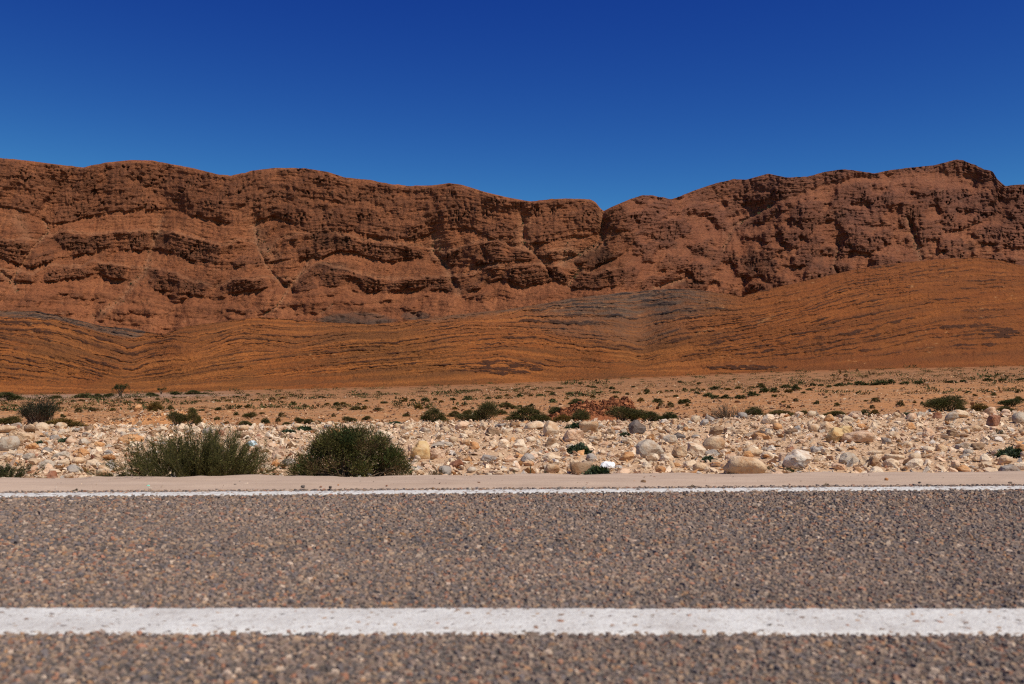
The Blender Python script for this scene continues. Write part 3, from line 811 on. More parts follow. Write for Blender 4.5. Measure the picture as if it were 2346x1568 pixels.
def put_rock(name, me, xq, yq, wq, hq, col, rz=None, lo=7.0, sink=.16, dep=.85, tilt=6):
    X, Y, z = sight(xq, yq, lo, 60)
    k = Y / F
    wd, hg = 1.1 * wq * k, 1.1 * hq * k
    Yc = Y + wd * dep * .35
    Xc = (xq - CX) * Yc / F
    zc = float(ground_z(Xc, Yc))
    zb = min(z, zc)
    o = link(name, me)
    o.scale = (wd, wd * dep, hg * (1 + sink) + max(0, zc - z) * 0)
    o.rotation_euler = (R(random.uniform(-tilt, tilt)), R(random.uniform(-tilt, tilt)), 0 if rz is None else rz)
    o.location = (Xc, Yc, zb - sink * hg)
    o.color = (*col, 1)
    return o

# (x, y of the foot, width, height, colour, shape) in thirds of the photograph's sight lines
def z4(l): return [(a * .336, 852.2 + b * .336, c * .336, d * .336, *r) for a, b, c, d, *r in l]
def z5(l): return [(779 + a * .336, 852.2 + b * .336, c * .336, d * .336, *r) for a, b, c, d, *r in l]
def z6(l): return [(1558 + a * .336, 852.2 + b * .336, c * .336, d * .336, *r) for a, b, c, d, *r in l]
BOULD = z4([(285, 412, 100, 52, 'cream', 'round'), (200, 425, 74, 50, 'brown', 'angular'), (55, 428, 124, 52, 'tan', 'round'), (92, 456, 62, 46, 'tan', 'angular'), (170, 474, 112, 62, 'tan', 'angular'), (55, 545, 150, 92, 'grey', 'round'),
  (412, 607, 114, 48, 'grey', 'flat'), (552, 588, 98, 54, 'orange', 'angular'), (625, 664, 82, 48, 'cream', 'angular'), (320, 664, 112, 54, 'grey', 'flat'), (352, 747, 74, 62, 'rust', 'wedge'), (215, 533, 84, 38, 'orange', 'flat'),
  (1252, 414, 86, 52, 'cream', 'wedge'), (903, 412, 72, 24, 'slate', 'flat'), (890, 484, 156, 54, 'orange', 'flat'), (1490, 440, 66, 40, 'rust', 'angular'), (1655, 452, 110, 42, 'brown', 'flat'), (1410, 434, 66, 48, 'slate', 'angular'),
  (1896, 606, 84, 52, 'pink', 'angular'), (1973, 648, 84, 46, 'slate', 'angular'), (1886, 694, 56, 42, 'pink', 'wedge'), (1882, 648, 66, 34, 'orange', 'flat'), (742, 626, 74, 36, 'orange', 'flat'), (746, 578, 50, 32, 'slate', 'angular'),
  (500, 690, 90, 48, 'slate', 'round'), (700, 690, 90, 46, 'cream', 'flat'), (230, 690, 70, 44, 'pink', 'angular'), (40, 600, 90, 44, 'cream', 'flat'), (380, 462, 70, 40, 'slate', 'flat'), (1100, 412, 90, 40, 'cream', 'round'), (1340, 416, 60, 34, 'pale', 'angular'),
  (460, 735, 90, 36, 'pale', 'flat'), (1810, 600, 60, 40, 'pale', 'angular')])
BOULD += z5([(825, 398, 86, 58, 'pink', 'wedge'), (545, 588, 126, 112, 'yellow', 'wedge'), (660, 584, 104, 62, 'pink', 'angular'), (1440, 443, 106, 96, 'cream', 'wedge'), (1325, 395, 136, 54, 'cream', 'round'), (1187, 386, 60, 40, 'brown', 'round'),
  (1702, 426, 126, 70, 'tan', 'round'), (2025, 428, 108, 88, 'dark', 'wedge'), (1050, 444, 104, 54, 'brown', 'flat'), (1440, 504, 84, 54, 'brown', 'angular'), (1125, 524, 92, 62, 'pale', 'angular'), (1222, 520, 94, 56, 'pale', 'pointed'),
  (1592, 474, 126, 74, 'pink', 'angular'), (1020, 594, 116, 38, 'slate', 'flat'), (1285, 613, 104, 58, 'slate', 'wedge'), (1442, 614, 116, 54, 'cream', 'wedge'), (1160, 604, 78, 42, 'pink', 'flat'), (798, 663, 94, 54, 'rust', 'round'),
  (1650, 718, 152, 88, 'brown', 'round'), (1445, 703, 98, 54, 'tan', 'round'), (1925, 722, 94, 56, 'pink', 'wedge'), (2110, 584, 174, 114, 'grey', 'pointed'), (2255, 504, 94, 54, 'grey', 'angular'), (2312, 448, 76, 42, 'dark', 'wedge'),
  (2318, 594, 92, 72, 'tan', 'round'), (2232, 612, 100, 56, 'pale', 'flat'), (915, 534, 74, 50, 'orange', 'wedge'), (1065, 708, 104, 28, 'pale', 'flat'), (1572, 378, 64, 38, 'tan', 'round'), (2210, 354, 46, 28, 'white', 'round'), (2280, 358, 44, 34, 'tan', 'round'),
  (460, 402, 70, 44, 'cream', 'angular'), (400, 392, 90, 34, 'tan', 'flat'), (300, 440, 120, 40, 'pale', 'flat'), (700, 512, 130, 34, 'grey', 'flat'), (1300, 470, 60, 34, 'pale', 'round'), (980, 392, 60, 36, 'cream', 'round'), (1840, 444, 80, 44, 'brown', 'angular'), (1780, 392, 60, 34, 'grey', 'flat'), (1720, 600, 66, 46, 'slate', 'round'), (1960, 610, 100, 54, 'orange', 'wedge'), (2120, 612, 70, 36, 'brown', 'flat'), (2290, 712, 66, 44, 'tan', 'angular')])
BOULD += z6([(432, 714, 262, 112, 'tan', 'round'), (805, 675, 192, 122, 'white', 'wedge'), (1150, 634, 132, 78, 'grey', 'wedge'), (1252, 654, 84, 62, 'tan', 'round'), (1327, 660, 78, 74, 'brown', 'pointed'), (1460, 613, 124, 54, 'cream', 'round'),
  (1340, 718, 94, 62, 'pale', 'wedge'), (225, 528, 138, 88, 'tan', 'round'), (215, 566, 118, 42, 'slate', 'flat'), (100, 568, 122, 82, 'pale', 'angular'), (490, 588, 114, 62, 'tan', 'round'), (465, 609, 72, 42, 'orange', 'round'), (592, 619, 78, 46, 'pale', 'round'),
  (1050, 494, 106, 98, 'yellow', 'wedge'), (1130, 448, 88, 70, 'yellow', 'round'), (1190, 498, 224, 82, 'pink', 'flat'), (1000, 418, 84, 68, 'tan', 'wedge'), (252, 418, 94, 62, 'brown', 'wedge'), (336, 412, 74, 46, 'pale', 'angular'), (1142, 353, 74, 52, 'cream', 'round'),
  (1850, 338, 78, 56, 'grey', 'round'), (1905, 322, 124, 52, 'cream', 'round'), (2120, 304, 64, 52, 'pink', 'round'), (2140, 369, 76, 70, 'rust', 'angular'), (2318, 356, 90, 72, 'grey', 'round'), (1985, 414, 104, 44, 'tan', 'flat'), (1695, 443, 76, 62, 'pink', 'wedge'),
  (1855, 438, 64, 38, 'brown', 'angular'), (1945, 528, 104, 42, 'grey', 'flat'), (2030, 530, 84, 40, 'brown', 'round'), (1567, 393, 66, 44, 'orange', 'wedge'), (2242, 702, 114, 62, 'slate', 'angular'), (2150, 694, 94, 52, 'tan', 'angular'), (602, 354, 84, 62, 'pale', 'wedge'),
  (1012, 345, 64, 48, 'orange', 'round'), (1195, 330, 84, 46, 'pink', 'angular'), (1585, 330, 66, 42, 'pink', 'round'), (1640, 314, 56, 32, 'grey', 'flat'), (1757, 325, 74, 38, 'rust', 'angular'), (1330, 376, 84, 46, 'cream', 'angular'), (920, 556, 64, 42, 'slate', 'wedge'), (700, 640, 50, 60, 'pink', 'angular'), (80, 650, 110, 50, 'cream', 'flat'),
  (410, 432, 100, 40, 'tan', 'flat'), (540, 460, 90, 46, 'orange', 'flat'), (760, 440, 80, 36, 'brown', 'flat'), (1080, 680, 90, 40, 'pink', 'flat'), (1210, 700, 66, 40, 'orange', 'angular'), (1460, 420, 60, 40, 'white', 'angular'), (2180, 462, 104, 34, 'pale', 'flat'), (1930, 690, 80, 40, 'orange', 'wedge'), (980, 520, 80, 36, 'tan', 'flat'), (620, 540, 60, 40, 'white', 'angular'), (170, 375, 60, 44, 'slate', 'wedge'), (2150, 420, 70, 44, 'pink', 'round')])
NAMED = {(545, 588): 'yellow wedge shaped boulder standing right of the dense roadside bush'}
FIXED = [(962, 1050, 'yellow wedge boulder standing right of the dense roadside bush'), (1333, 1093, 'big round brown boulder beside the white plastic bag'), (1703, 1092, 'long tan boulder lying at the edge of the sand shoulder'), (1828, 1079, 'big undercut whitish boulder with dark shade beneath it'),
         (1459, 996, 'dark grey boulder on the crest before the long bush'), (1488, 1048, 'pointed grey boulder amid pale stones, right of the leafy mound plant'), (1911, 1018, 'big yellow boulder leaning on the long pale pink boulder'), (1958, 1019, 'long pale pink boulder right of the big yellow boulder'),
         (18, 1035, 'grey streaked rounded boulder cut off by the frame edge'), (2311, 1088, 'blue grey boulder near the shoulder at the far right'), (1263, 1001, 'tall cream boulder on the crest below the red dirt mound'), (1938, 1003, 'round cream yellow boulder resting on top of the long pink boulder')]
occupied = []
for i, (x, y, wq, hq, c, sh) in enumerate(BOULD):
    if sh == 'round' and wq < 38 and i % 4 and c != 'brown': sh = 'angular'
    me = ROCKS[sh][i % len(ROCKS[sh])]
    col = np.array(CO[c]) * random.uniform(.92, 1.1)
    o = put_rock('boulder', me, x, y, wq, hq, col, rz=random.choice([0, 0, math.pi]) + R(random.uniform(-14, 14)) if sh not in ('wedge', 'pointed') else R(random.uniform(-8, 8)))
    occupied.append((x, y, wq))
    lab = None
    for fx, fy, l in FIXED:
        if abs(fx - x) < 7 and abs(fy - y) < 7: lab = l
    if lab: USED[lab] = 1
    else:
        lab, _ = unique_label(f'{CW[c]} {SW[sh]} boulder', x, y, LM)
    tag(o, lab, 'boulder', 'boulders on the stony bank')

# smaller loose stones one can still pick out
cols_w = [('cream', .26), ('pale', .16), ('pink', .16), ('tan', .14), ('orange', .08), ('brown', .05), ('slate', .08), ('grey', .07)]
shp_w = [('angular', .36), ('flat', .34), ('round', .16), ('wedge', .14)]
nst = 0
tries = 0
while nst < 175 and tries < 4000:
    tries += 1
    x = random.uniform(-10, 2356)
    ye, yc = np.interp(x, [0, 1173, 2346], [1099, 1092, 1083]), float(curve(YCREST, x))
    t_ = random.random()
    y = yc + 4 + (ye - 4 - yc) * t_
    if 275 < x < 600 and y > 1030 or 655 < x < 945 and y > 1010: continue
    wq = random.uniform(17, 30) * (.8 + .35 * t_)
    if any(abs(x - a) < (b2 + wq) * .52 and abs(y - b) < 10 for a, b, b2 in occupied): continue
    occupied.append((x, y, wq))
    c = random.choices([a for a, _ in cols_w], [b for _, b in cols_w])[0]
    sh = random.choices([a for a, _ in shp_w], [b for _, b in shp_w])[0]
    hq = wq * (random.uniform(.3, .45) if sh == 'flat' else random.uniform(.5, .72))
    o = put_rock('stone', random.choice(SMALL[sh]), x, y, wq, hq, np.array(CO[c]) * random.uniform(.88, 1.12), rz=R(random.uniform(0, 360)), tilt=14)
    lab, _ = unique_label(f'small {CW[c]} {SW[sh]} stone', x, y, LM)
    tag(o, lab, 'stone', 'loose stones on the stony bank')
    nst += 1

# ------------------------------------------------------------------ pebbles of the bank, uncountable
def hulls(n_, npts, seed):
    outl = []
    r = np.random.default_rng(seed)
    for k in range(n_):
        bm = bmesh.new()
        for p in r.normal(size=(npts, 3)):
            p = p / np.linalg.norm(p) * r.uniform(.8, 1)
            bm.verts.new(p)
        res = bmesh.ops.convex_hull(bm, input=bm.verts[:])
        bmesh.ops.delete(bm, geom=[v for v in bm.verts if not v.link_faces], context='VERTS')
        bmesh.ops.triangulate(bm, faces=bm.faces[:])
        bm.verts.index_update()
        outl.append((np.array([v.co[:] for v in bm.verts]), np.array([[v.index for v in f.verts] for f in bm.faces])))
        bm.free()
    return outl
HULL = hulls(18, 9, 5)
HULL6 = hulls(8, 6, 6)

def scatter(name, X, Y, Z, size, flat, cols, mat, kinds, seed, label=None, cat=None, parent=None, tilt=.5, sink=.25):
    r = np.random.default_rng(seed)
    n_ = len(X)
    pick = r.integers(0, len(kinds), n_)
    VV, FF, CCc = [], [], []
    off = 0
    for k, (hv, hf) in enumerate(kinds):
        ix = np.where(pick == k)[0]
        if not len(ix): continue
        a = r.uniform(0, 6.283, len(ix)); tx = r.normal(0, tilt, len(ix)); ty = r.normal(0, tilt, len(ix))
        sx = size[ix]; sy = size[ix] * r.uniform(.55, 1, len(ix)); sz = size[ix] * flat[ix]
        p = hv[None] * np.stack([sx, sy, sz], -1)[:, None, :] * .5
        p[..., 2] += p[..., 0] * tx[:, None] * .6 + p[..., 1] * ty[:, None] * .6
        ca, sa = np.cos(a)[:, None], np.sin(a)[:, None]
        q_ = np.stack([p[..., 0] * ca - p[..., 1] * sa + X[ix][:, None], p[..., 0] * sa + p[..., 1] * ca + Y[ix][:, None], p[..., 2] + (Z[ix] + sz * (.5 - sink))[:, None]], -1)
        VV.append(q_.reshape(-1, 3))
        FF.append((hf[None] + (np.arange(len(ix)) * len(hv))[:, None, None] + off).reshape(-1, 3))
        CCc.append(np.repeat(cols[ix], len(hv), 0))
        off += len(ix) * len(hv)
    o = link(name, mesh_np(name, np.concatenate(VV), np.concatenate(FF).ravel(), 3, mat, np.concatenate(CCc)), parent)
    tag(o, label, cat, None, 'stuff')
    return o

NP = 46000
Yp = 7.2 + (YC + 1.6 - 7.2) * rng.random(NP) ** .85
Xp = (Yp * .58 + 1.4) * rng.uniform(-1, 1, NP)
kp = Yp > shoulder_edge(Xp) - .03 + .12 * rng.random(NP)
kp &= ~((Yp > YC) & (rng.random(NP) < (Yp - YC) / 1.6))
Xp, Yp = Xp[kp], Yp[kp]
NP = len(Xp)
szp = np.clip(rng.lognormal(0, .72, NP), .4, 4.2) * .031
pcol = np.array([CO[k] for k in ('cream', 'pale', 'pink', 'tan', 'orange', 'brown', 'slate', 'grey', 'white', 'rust')])
pcw = np.array([.24, .22, .22, .10, .05, .03, .04, .05, .03, .02])
pc = pcol[rng.choice(len(pcol), NP, p=pcw)] * rng.uniform(.85, 1.3, (NP, 1))
scatter('bank_gravel', Xp, Yp, ground_z(Xp, Yp), szp, rng.uniform(.25, .65, NP), pc, M_GRAVEL, HULL, 11, 'pale cream and pink gravel covering the stony roadside bank', 'gravel', tilt=.75, sink=.22)

NG = 1500
Xg = rng.uniform(-7, 7, NG); tg = rng.random(NG) ** .6
Yg = road_edge(Xg) + .24 + (shoulder_edge(Xg) - road_edge(Xg) - .24) * tg
gk = rng.random(NG) < .35 + .8 * np.clip(fbm(Xg / .8, Yg / .25, 91, 2), -.4, 1)
Xg, Yg = Xg[gk], Yg[gk]; NG = len(Xg)
scatter('shoulder_grit', Xg, Yg, np.full(NG, .022), np.clip(rng.lognormal(0, .5, NG), .4, 3) * .011, rng.uniform(.4, .8, NG), pcol[rng.choice(len(pcol), NG)] * rng.uniform(.5, 1.1, (NG, 1)), M_GRAVEL, HULL6, 13, 'fine grit and crumbs scattered over the sand shoulder', 'grit')

# thin stones over the near plain
NQ = 23000
Yq = 16.5 * np.exp(rng.random(NQ) ** 1.0 * math.log(110 / 16.5))
Xq = (Yq * .58 + 2) * rng.uniform(-1, 1, NQ)
sq_ = np.clip(rng.lognormal(0, .5, NQ), .4, 3) * .055 * (1 + .012 * Yq)
qcol = np.array([(.42, .24, .12), (.50, .31, .18), (.30, .16, .085), (.22, .12, .07), (.55, .40, .27)])
qc = qcol[rng.choice(5, NQ, p=[.34, .22, .2, .14, .1])] * rng.uniform(.8, 1.15, (NQ, 1))
scatter('plain_gravel', Xq, Yq, ground_z(Xq, Yq), sq_, rng.uniform(.35, .7, NQ), qc, M_GRAVEL, HULL6, 12, 'orange brown gravel strewn over the flat desert plain', 'gravel')

# ------------------------------------------------------------------ dirt heaps
def heap(name, profile, yq, depth, seed, mat, lump, label):
    """profile: outline heights (x, top y) of the heap as seen from the road."""
    p = np.array(profile, float)
    xa, xb = p[0, 0], p[-1, 0]
    Xm, Ym, zm = sight((xa + xb) / 2, yq, 16.5, 200)
    k = Ym / F
    nx, ny = 220, 60
    u = np.linspace(0, 1, nx); v = np.linspace(0, 1, ny)
    xq_ = xa + (xb - xa) * u
    Yl = Ym + depth * v
    UUx, VVx = np.meshgrid(xq_, Yl)
    X = (UUx - CX) * Ym / F
    hgt = np.interp(xq_, p[:, 0], yq - p[:, 1])[None, :] * k
    prof = np.sin(np.pi * np.clip(v, 0, 1)) [:, None] ** .75
    gz = ground_z(X, VVx)
    z = gz - .05 + hgt * prof + lump * prof * (fbm(X / .5, VVx / .5, seed, 5, .62) + .6 * ridged(X / .16, VVx / .16, seed + 3, 3))
    o = link(name, mesh_np(name, np.stack([X, VVx, z], -1).reshape(-1, 3), grid_faces(ny, nx), 4, mat, smooth=False))
    tag(o, label, 'dirt heap')
    return o, X, VVx, z
def mat_dirt(name, a, b, c):
    m = NT(name); n1 = m.noise(1.5, 5, .65); n2 = m.noise(7, 4, .7)
    m.color(m.mix(m.rng(n2, .5, .72, 0, .8), m.mix(m.rng(n1, .35, .65), a, b), c)); m.bump(n2, .12, .8)
    return m.m
M_RED = mat_dirt('red_dirt', (.24, .078, .032), (.32, .115, .046), (.12, .04, .02))
M_ORANGE = mat_dirt('orange_dirt', (.48, .215, .08), (.56, .28, .12), (.28, .12, .05))
mound, mx_, my_, mz_ = heap('dirt_mound', [(1255, 962), (1280, 954), (1310, 942), (1335, 934), (1370, 929), (1400, 925), (1430, 921), (1455, 921), (1464, 926), (1470, 944)], 964, 2.6, 200, M_RED, .075, 'lumpy red dirt mound behind the bushes on the bank crest')
pile, px_, py_, pz_ = heap('dirt_pile', [(175, 972), (220, 958), (260, 944), (300, 935), (330, 931), (352, 931), (374, 943), (395, 958), (425, 968), (450, 974)], 977, 3.2, 210, M_ORANGE, .05, 'low orange dirt pile strewn with rubble beside the dark wiry bush')
def clods(name, X, Y, Z, n_, s0, cols, parent, seed):
    r = np.random.default_rng(seed)
    i = r.integers(6, X.shape[0] - 18, n_); j = r.integers(4, X.shape[1] - 4, n_)
    c = np.array(cols)[r.integers(0, len(cols), n_)] * r.uniform(.75, 1.2, (n_, 1))
    return scatter(name, X[i, j], Y[i, j], Z[i, j], np.clip(r.lognormal(0, .5, n_), .4, 3) * s0, r.uniform(.5, .9, n_), c, M_GRAVEL, HULL, seed, parent=parent)
clods('clods', mx_, my_, mz_, 2600, .05, [(.27, .095, .04), (.20, .068, .03), (.36, .14, .06), (.14, .05, .025)], mound, 31)
clods('rubble', px_, py_, pz_, 1300, .042, [(.5, .28, .14), (.58, .36, .2), (.36, .18, .09), (.6, .44, .3)], pile, 32)
for (x, y, wq, hq, c, sh, lab) in ((316, 941, 17, 12, 'orange', 'wedge', 'orange tan boulder on top of the orange dirt pile'), (296, 966, 9, 14, 'brown', 'angular', 'upright brown rock on the slope of the orange dirt pile'), (372, 967, 17, 10, 'tan', 'wedge', 'tan slab of rock at the side of the orange dirt pile')):
    tag(put_rock('boulder', ROCKS[sh][1], x, y + 3, wq, hq + 3, CO[c], lo=16.5), lab, 'boulder', 'boulders on the dirt pile')

# ------------------------------------------------------------------ plants
def quads(P, D, L, Wd, seed, droop=0.0):
    """Narrow leaves: centre base P, direction D (unit), length L, width Wd."""
    r = np.random.default_rng(seed)
    a = r.normal(size=P.shape)
    s = np.cross(D, a); s /= np.linalg.norm(s, axis=1)[:, None] + 1e-9
    s = s * (Wd / 2)[:, None]
    tip = P + D * L[:, None]
    mid = P + D * (L * .5)[:, None]
    v = np.stack([P, mid - s, tip, mid + s], 1)
    n_ = len(P)
    return v.reshape(-1, 3), (np.arange(n_) * 4)[:, None] + np.arange(4)[None, :]

def tubes(paths, radii, sides=3):
    """paths (n, k, 3), radii (n, k)."""
    n_, k, _ = paths.shape
    d = np.gradient(paths, axis=1)
    d /= np.linalg.norm(d, axis=2)[..., None] + 1e-9
    ref = np.where(np.abs(d[..., 2:3]) > .9, np.array([1., 0, 0]), np.array([0, 0, 1.]))
    a = np.cross(d, ref); a /= np.linalg.norm(a, axis=2)[..., None] + 1e-9
    b = np.cross(d, a)
    th = np.linspace(0, 2 * np.pi, sides + 1)[:-1]
    v = paths[:, :, None, :] + radii[:, :, None, None] * (a[:, :, None, :] * np.cos(th)[None, None, :, None] + b[:, :, None, :] * np.sin(th)[None, None, :, None])
    idx = np.arange(n_ * k * sides).reshape(n_, k, sides)
    f = np.stack([idx[:, :-1, :], np.roll(idx[:, :-1, :], -1, 2), np.roll(idx[:, 1:, :], -1, 2), idx[:, 1:, :]], -1)
    return v.reshape(-1, 3), f.reshape(-1, 4)

def unit(v): return v / (np.linalg.norm(v, axis=-1)[..., None] + 1e-9)

def broom(seed, w_, h_, dp, nst, ntw, nlf, cols, lobes, thick=.0022, leaf=.016, stem=None):
    """Shrub of upright wiry stems with twigs and tiny leaves. lobes: (x share, spread, height share, lean, weight)."""
    r = np.random.default_rng(seed)
    lw = np.array([l[4] for l in lobes], float); lw /= lw.sum()
    li = r.choice(len(lobes), nst, p=lw)
    L = np.array(lobes)[li]
    bx = (L[:, 0] + r.normal(0, 1, nst) * L[:, 1] * .55) * w_
    by = r.normal(0, .22, nst) * dp
    hh = h_ * L[:, 2] * np.clip(r.normal(.80, .19, nst), .3, 1.06)
    lean = L[:, 3] * w_ + (bx - L[:, 0] * w_) * 1.15 + r.normal(0, .05, nst) * w_
    ly = by * 1.3 + r.normal(0, .12, nst) * dp
    k = 7
    t = np.linspace(0, 1, k)[None, :]
    px = bx[:, None] + lean[:, None] * t ** 1.25 + r.normal(0, .012, (nst, k)) * w_ * t
    py = by[:, None] + ly[:, None] * t ** 1.2 + r.normal(0, .02, (nst, k)) * dp * t
    pz = hh[:, None] * t - .02
    path = np.stack([px, py, pz], -1)
    sv, sf = tubes(path, thick * (1.6 - 1.2 * t) * r.uniform(.7, 1.5, (nst, 1)))
    # twigs
    ti = r.integers(0, nst, ntw); tk = np.clip(r.beta(2.0, 1.3, ntw), .12, .98)
    def at(i, u):
        q_ = u * (k - 1); a_ = np.minimum(q_.astype(int), k - 2); f_ = (q_ - a_)[:, None]
        return path[i, a_] * (1 - f_) + path[i, a_ + 1] * f_, unit(path[i, a_ + 1] - path[i, a_])
    p0, d0 = at(ti, tk)
    dd = unit(d0 + r.normal(0, .38, (ntw, 3)) + np.array([0, 0, .25]))
    tl = h_ * r.uniform(.08, .26, ntw)
    tp = p0[:, None, :] + dd[:, None, :] * (tl[:, None] * np.linspace(0, 1, 3)[None, :])[..., None]
    tp[:, 2, 2] += tl * .12
    tv, tf = tubes(tp, np.full((ntw, 3), thick * .55) * np.array([1, .8, .4]))
    # leaves along twigs
    ii = r.integers(0, ntw, nlf); u = r.random(nlf)[:, None]
    lp = tp[ii, 0] * (1 - u) + tp[ii, 2] * u
    ld = unit(dd[ii] + r.normal(0, .6, (nlf, 3)))
    v, f = quads(lp, ld, leaf * r.uniform(.6, 1.6, nlf), leaf * r.uniform(.14, .3, nlf), seed + 1)
    c = np.array(cols)[r.integers(0, len(cols), nlf)] * r.uniform(.7, 1.3, (nlf, 1))
    lm = mesh_np('foliage', v, f.ravel(), 4, M_LEAF, np.repeat(c, 4, 0))
    wv = np.concatenate([sv, tv]); wf = np.concatenate([sf, tf + len(sv)])
    wm = mesh_np('stems', wv, wf.ravel(), 4, stem or M_TWIG)
    return lm, wm

def clumpy(seed, w_, h_, dp, nclump, nlf, nst, cols, parts, leaf=.02, upright=.35, thick=.003, wfrac=(.14, .34)):
    """Leafy bush: leaf sprays gathered in clumps over rounded masses. parts: (x, y, z, rx, ry, rz, weight) as shares of the size."""
    r = np.random.default_rng(seed)
    A = np.array(parts, float)
    pi = r.choice(len(A), nclump, p=A[:, 6] / A[:, 6].sum())
    d = unit(r.normal(size=(nclump, 3))); d[:, 2] = np.abs(d[:, 2]) * 1.0
    rr = r.uniform(.35, 1.0, nclump) ** .6
    sc = np.array([w_, dp, h_])
    cpos = (A[pi, :3] + d * A[pi, 3:6] * rr[:, None]) * sc
    cr = np.minimum(w_, h_ * 1.8) * r.uniform(.05, .10, nclump)
    ci_ = r.integers(0, nclump, nlf)
    off = r.normal(0, .55, (nlf, 3)) * cr[ci_][:, None]
    P = cpos[ci_] + off
    P[:, 2] = np.maximum(P[:, 2], r.uniform(0, .06, nlf) * h_)
    D = unit(unit(off) * .8 + d[ci_] * .5 + r.normal(0, .4, (nlf, 3)) + np.array([0, 0, upright]))
    v, f = quads(P, D, leaf * r.uniform(.6, 1.7, nlf), leaf * r.uniform(wfrac[0], wfrac[1], nlf), seed + 1)
    cl = np.array(cols)[r.integers(0, len(cols), nclump)] * r.uniform(.75, 1.25, (nclump, 1))
    c = cl[ci_] * r.uniform(.75, 1.25, (nlf, 1))
    lm = mesh_np('foliage', v, f.ravel(), 4, M_LEAF, np.repeat(c, 4, 0))
    si = r.integers(0, nclump, nst)
    b0 = np.stack([A[pi[si], 0] * w_ * .6 + r.normal(0, .06, nst) * w_, r.normal(0, .08, nst) * dp, np.full(nst, -.01)], -1)
    t = np.linspace(0, 1, 5)[None, :, None]
    path = b0[:, None] * (1 - t) + cpos[si][:, None] * t
    path[:, :, 2] += (np.sin(np.pi * t[..., 0]) * .06 * h_)
    path += r.normal(0, .012, path.shape) * w_ * t
    sv, sf = tubes(path, thick * (1.5 - 1.1 * t[..., 0]) * r.uniform(.7, 1.4, (nst, 1)))
    return lm, mesh_np('stems', sv, sf.ravel(), 4, M_TWIG)

def put_plant(name, lm, wm, xq, yq, label, cat, group=None, size=None, tint=(1, 1, 1), rz=0, lo=7.0, hi=300):
    X, Y, z = sight(xq, yq, lo, hi)
    o = empty(name, (X, Y, z - .01))
    o.rotation_euler = (0, 0, rz)
    for nme, me in (('foliage', lm), ('stems', wm)):
        c = link(nme, me, o); c.color = (*tint, 1)
        if size: c.scale = (size[0] * Y / F, size[0] * Y / F * size[2], size[1] * Y / F)
    tag(o, label, cat, group)
    return o

GREEN = [(.068, .074, .020), (.050, .058, .016), (.092, .094, .030), (.08, .072, .027), (.042, .050, .014)]
OLIVE = [(.075, .07, .025), (.055, .055, .018), (.10, .085, .032), (.06, .068, .02)]
DEEP = [(.03, .05, .016), (.04, .06, .018), (.052, .07, .022), (.022, .036, .012)]
DRY = [(.21, .135, .055), (.17, .10, .04), (.14, .095, .04), (.25, .17, .075)]
SAGE = [(.075, .105, .055), (.10, .13, .075), (.055, .08, .04), (.125, .15, .09)]
BROWNISH = [(.10, .07, .028), (.075, .06, .02), (.06, .058, .018), (.12, .085, .035)]

kx, ky, kz = sight(440, 1097, 7.0, 10)
s_ = ky / F
lm, wm = broom(301, 262 * s_, 116 * s_, 170 * s_, 360, 5200, 42000, GREEN + [(.085, .08, .025)],
               [(-.36, .10, .74, -.08, .8), (-.14, .10, .80, -.02, 1.2), (.04, .13, 1.0, .0, 2.2), (.20, .10, .88, .06, 1.1), (.36, .11, .72, .10, 1.0), (-.25, .2, .45, -.1, .6), (.25, .2, .45, .1, .5), (0, .32, .55, 0, 1.6)], leaf=.019, stem=M_STEM)
put_plant('roadside_bush', lm, wm, 440, 1097, 'wispy green bush of upright wiry stems by the sand shoulder', 'bush', 'roadside bushes', tint=(1.4, 1.22, 1.15))
kx, ky, kz = sight(800, 1095, 7.0, 10)
s_ = ky / F
lm, wm = clumpy(302, 290 * s_, 116 * s_, 200 * s_, 260, 28000, 260, GREEN[:4] + OLIVE[:2] + DEEP[:2] + [(.085, .06, .03)], [(-.09, .05, .50, .20, .34, .46, 2.4), (.11, .05, .52, .20, .34, .46, 2.4), (-.22, .05, .28, .18, .30, .42, 1.2), (-.36, 0, .06, .13, .3, .28, 1.0), (.33, 0, .10, .15, .28, .46, 1.4), (-.05, -.12, .15, .36, .30, .28, 1.0)], leaf=.026)
put_plant('roadside_bush', lm, wm, 800, 1095, 'dense dark green bush by the shoulder, left of the yellow wedge boulder', 'bush', 'roadside bushes', tint=(1.4, 1.25, 1.2))
lm, wm = broom(303, 75 * s_, 42 * s_, 70 * s_, 90, 800, 5500, GREEN + DEEP, [(0, .35, .9, 0, 1)])
put_plant('roadside_bush', lm, wm, 8, 1100, 'small green bush at the shoulder, cut off by the left frame edge', 'bush', 'roadside bushes')
lm, wm = broom(304, 50 * s_, 22 * s_, 50 * s_, 60, 500, 3000, OLIVE, [(0, .35, .9, 0, 1)])
put_plant('roadside_bush', lm, wm, 268, 1100, 'low straggly tuft at the foot of the wispy roadside bush', 'bush', 'roadside bushes')

